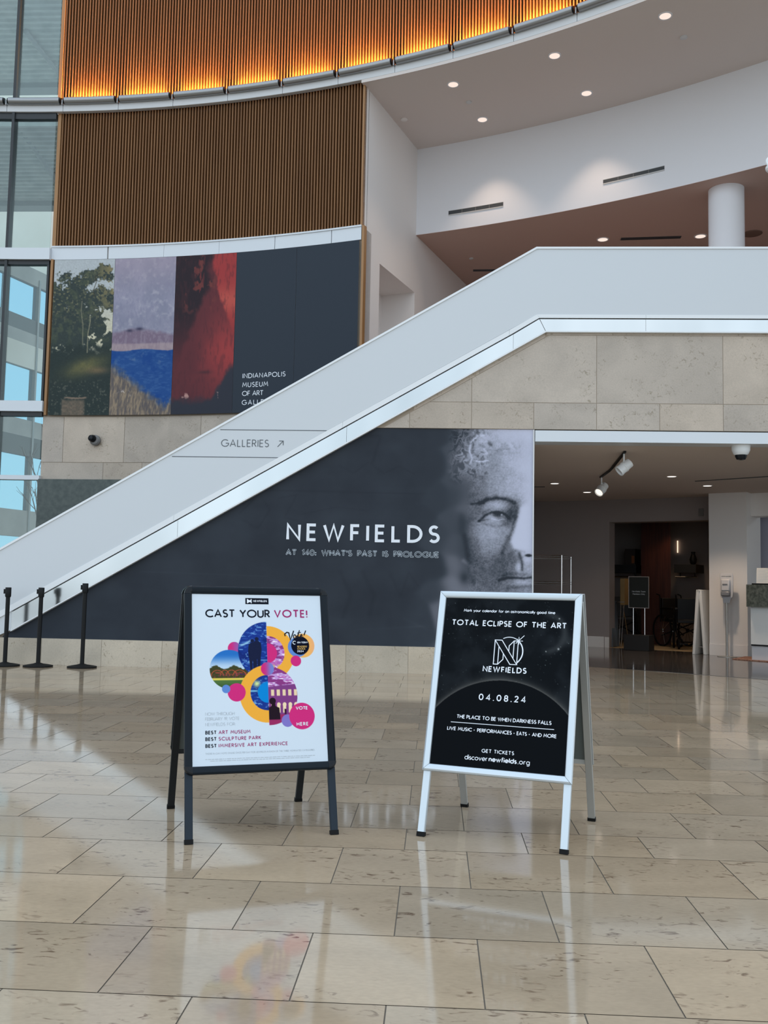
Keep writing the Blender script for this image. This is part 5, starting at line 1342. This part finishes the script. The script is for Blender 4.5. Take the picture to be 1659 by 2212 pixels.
# wall plate over the doorway
t = pthing('wall_plate', 'small grey plate on the wall above the cloakroom doorway corner', 'plate', RBK - .014, 31.82, 2.38); t.rotation_euler = (0, 0, -R(31.8))
mb = MB(); mb.box(-.04, .04, -.008, .012, -.065, .065); mb.build('plate', MT['greyplate'], t, bevel=.004)
MB().lathe([(.012, -.012), (.012, -.006)], loc=(0, 0, 0), n=10, axis=(0, -1, 0)).build('button', MT['plastic'], t)

# track with two spotlights, hall downlights
t = thing('track_light', 'short black ceiling track carrying two white spotlights in the hall', 'track light', (2.34, 12.85, 2.67))
mb = MB(); tp = [(2.325 + .0153 * (y - 11.95), y) for y in [11.88 + .24 * k for k in range(9)]]
for (xa, ya), (xb, yb) in zip(tp[:-1], tp[1:]):
    za, zb = hall_z(xa, ya), hall_z(xb, yb)
    mb.add([(xa - .016, ya, za - .022), (xa + .016, ya, za - .022), (xa + .016, ya, za - .004), (xa - .016, ya, za - .004), (xb - .016, yb, zb - .022), (xb + .016, yb, zb - .022), (xb + .016, yb, zb - .004), (xb - .016, yb, zb - .004)],
           [(0, 1, 2, 3), (7, 6, 5, 4), (0, 4, 5, 1), (1, 5, 6, 2), (2, 6, 7, 3), (3, 7, 4, 0)])
mb.build('track', MT['plastic'], t, world=True)
def spot_head(label, p, aim, power, lit):
    h_ = thing('spotlight', label, 'spotlight', p, group='white track spotlights in the hall')
    a = Vector(aim).normalized(); o0 = Vector((0, 0, -.17))
    MB().tube([(0, 0, 0), (0, 0, -.10)], .011, 8).tube([(0, 0, -.09), (.0, .0, -.17)], .016, 8).build('stem', MT['cap'], h_)
    MB().lathe([(.035, -.11), (.058, -.10), (.062, -.02), (.070, -.015), (.070, .0), (.064, .004), (.064, .055), (.068, .06), (.068, .085), (.060, .085), (.055, .06)], loc=o0, n=28, axis=a).build('can', MT['cap'], h_)
    MB().lathe([(.055, .0), (.055, .004)], loc=o0 + a * .062, n=24, axis=a).build('lens', MT['lampwarm'] if lit else MT['ledge'], h_)
    if power: lamp_obj('beam', 'SPOT', Vector(p) + o0 + a * .10, power, (1, .84, .66), h_, size=.03, aim=aim, spot=R(46), blend=.4)
spot_head('nearer white track spotlight, higher in the picture, pointing left', (2.325, 11.95, 2.722), (-.75, -.12, -.62), 0, False)
spot_head('farther white track spotlight with its lit lens turned to us', (2.352, 13.72, 2.629), (-.55, -.55, -.62), 6, True)
gh = 'small round downlights in the hall ceiling'
for lb, p, z in (('hall ceiling downlight farthest left, close to the mural edge', (1.811, 14.736), 2.648), ('hall ceiling downlight just below the lower track spotlight', (2.505, 16.006), 2.648), ('hall ceiling downlight in the open middle, highest of the four', (3.337, 13.697), 2.656), ('hall ceiling downlight above the pale wall pier', (4.137, 14.777), 2.648)):
    downlight(lb, (p[0], p[1], z), gh, r=.062, power=95 if p[0] > 4 else 20, spot=110, color=(1, .76, .55), glow='lampwarm')
slot('thin dark slot in hall ceiling toward the right edge', (3.80, 14.20), (4.75, 13.40), 2.652, .03)
slot('thin dark slot in hall ceiling beside the mural edge', (1.25, 15.35), (1.72, 15.25), 2.652, .03)
# hidden-from-view room lamps of the cloakroom and upper hall
lamp_obj('cloakroom_lamp', 'SPOT', P(22.2, 29.9, 2.40), 16.0, (1, .70, .42), None, size=.08, aim=(0, 0, -1), spot=R(125), blend=.5)

# ------------------------------------------------------------------ outside the curved glazing
mb = MB(); mb.box(-60, 30, -40, 80, -.45, -.31); struct(mb.build('ground', MT['ground']))
def canopy(label, z, y0, y1, x0, x1):
    t = thing('steel_canopy', label, 'canopy', ((x0 + x1) / 2, (y0 + y1) / 2, z), group='ribbed canopies beyond the glass')
    mb = MB(); n = int((y1 - y0) / .09); pts = []
    for i in range(n + 1): pts += [(y0 + .09 * i, z + (.035 if i % 2 else 0)), (y0 + .09 * i + .055, z + (.035 if i % 2 else 0))]
    poly = pts + [(pts[-1][0], z + .10), (pts[0][0], z + .10)]
    mb.prism(poly, lambda y, zz: (x0, y, zz), lambda y, zz: (x1, y, zz)); mb.build('ribbed_deck', MT['deck'], t, world=True, smooth=False)
    mb = MB(); mb.box(x0, x1, y1 - .02, y1 + .30, z - .10, z + .16); mb.build('edge_beam', MT['outsteel'], t, world=True)
    return t
c1 = canopy('upper ribbed grey canopy seen through the top left glass', 11.6, 15.9, 19.2, -16, -5.5)
MB().tube([(-8.05, 17.2, 11.55), (-7.95, 19.1, 11.50)], .05, 8).build('strut', MT['outsteel'], c1, world=True)
c2 = canopy('lower ribbed grey canopy seen through the glass under the light ring', 9.0, 15.9, 19.2, -16, -5.5)
MB().tube([(-7.55, 16.0, 9.1), (-7.75, 19.2, 8.92)], .06, 8).build('strut', MT['outsteel'], c2, world=True)
t = thing('walkway_rail', 'thin grey handrail behind the glass just above the ring', 'railing', (-9, 18.4, 10.3))
MB().tube([(-14, 18.0, 10.55), (-6.3, 18.7, 10.72)], .035, 8).build('top_rail', MT['outsteel'], t, world=True)
for x in (-8.9, -8.2, -7.3): MB().tube([(x, 18.45, 9.2), (x, 18.48, 10.66)], .025, 8).build('post', MT['outsteel'], t, world=True)
t = thing('outer_building', 'pale beige building standing behind the canopies', 'building', (-9, 25, -.3))
mb = MB(); mb.box(-22, -6, 24, 32, -.3, 15.5); mb.build('wall', MT['outwall'], t, world=True)
for k, (xa, za, xb, zb) in enumerate(((-10.95, 8.85, -9.6, 8.1), (-9.5, 8.35, -9.0, 8.05))):
    mb = MB(); mb.prism([(xa, za), (xb, zb), (xb, zb - .32), (xa, za - .32)], lambda x, z: (x, 23.93, z), lambda x, z: (x, 24.02, z)); mb.build('skylight', MT['outglass'], t, world=True, smooth=False)
mb = MB(); mb.tube([(-11.0, 23.8, 9.25), (-8.9, 23.8, 8.25)], .05, 8); mb.build('skylight_rail', MT['cap'], t, world=True)
# neighbouring glazed wing: bands of glass and concrete running away from us
t = thing('glazed_wing', 'neighbouring wing with grey floor bands and blue sky-reflecting glass', 'building', (-8, 18, -.3))
p0 = Vector((-9.7, 15.6, 0)); p1 = Vector((-7.4, 23.6, 0)); dv = (p1 - p0).normalized(); nv = Vector((-dv.y, dv.x, 0))
def wing(mb, d0, d1, q0, q1, z0, z1): mb.box(d0, d1, q0, q1, z0, z1, lambda x, y, z: tuple(p0 + dv * x + nv * y + Vector((0, 0, z))))
for z0, z1, m, nm in ((-.3, .6, 'outband', 'floor_band'), (.6, 1.9, 'outglass', 'glass_band'), (1.9, 2.45, 'outband', 'floor_band'), (2.45, 3.6, 'outglass', 'glass_band'), (3.6, 4.0, 'outgreen', 'dark_band'), (4.0, 4.35, 'outband', 'floor_band'), (4.35, 5.45, 'outglass', 'glass_band'), (5.45, 5.95, 'outwall', 'floor_band'), (5.95, 6.2, 'outband', 'floor_band'), (6.2, 6.5, 'outgreen', 'dark_band'), (6.5, 7.25, 'outglass', 'glass_band'), (7.25, 7.6, 'outband', 'floor_band')):
    mb = MB(); ins = .0 if 'band' in m or m == 'outwall' or m == 'outgreen' else .06
    wing(mb, 0, 8.3, ins, .3, z0, z1); mb.build(nm, MT[m], t, world=True, smooth=False)
for k in range(9):
    mb = MB(); wing(mb, .3 + k * .95, .35 + k * .95, -.02, .1, .6, 7.4); mb.build('mullion', MT['outsteel'], t, world=True, smooth=False)
# bare winter tree in front of the wing
def bare_tree(label, x, y, h_, seed):
    rnd = random.Random(seed); t = thing('bare_tree', label, 'tree', (x, y, -.3)); mb = MB()
    def grow(p, d, l, r, lev):
        q = p + d * l; mb.tube([p, p.lerp(q, .5) + Vector((rnd.uniform(-.02, .02), 0, 0)), q], [r, r * .85, r * .65], 6, caps=False)
        if lev == 0: return
        for k in range(3 if lev > 1 else 4):
            nd = (d + Vector((rnd.uniform(-.6, .6), rnd.uniform(-.6, .6), rnd.uniform(.0, .5)))).normalized(); grow(p.lerp(q, rnd.uniform(.5, 1)), nd, l * rnd.uniform(.55, .8), r * .55, lev - 1)
    mb.tube([(0, 0, 0), (0, 0, h_ * .3)], [.06, .045], 8); trunk = mb.build('trunk', MT['bark'], t); mb = MB()
    grow(Vector((0, 0, h_ * .28)), Vector((.02, 0, 1)), h_ * .34, .04, 4); mb.build('branches', MT['bark'], t)
bare_tree('bare winter tree beyond the lower left glass', -6.75, 15.75, 3.9, 3)
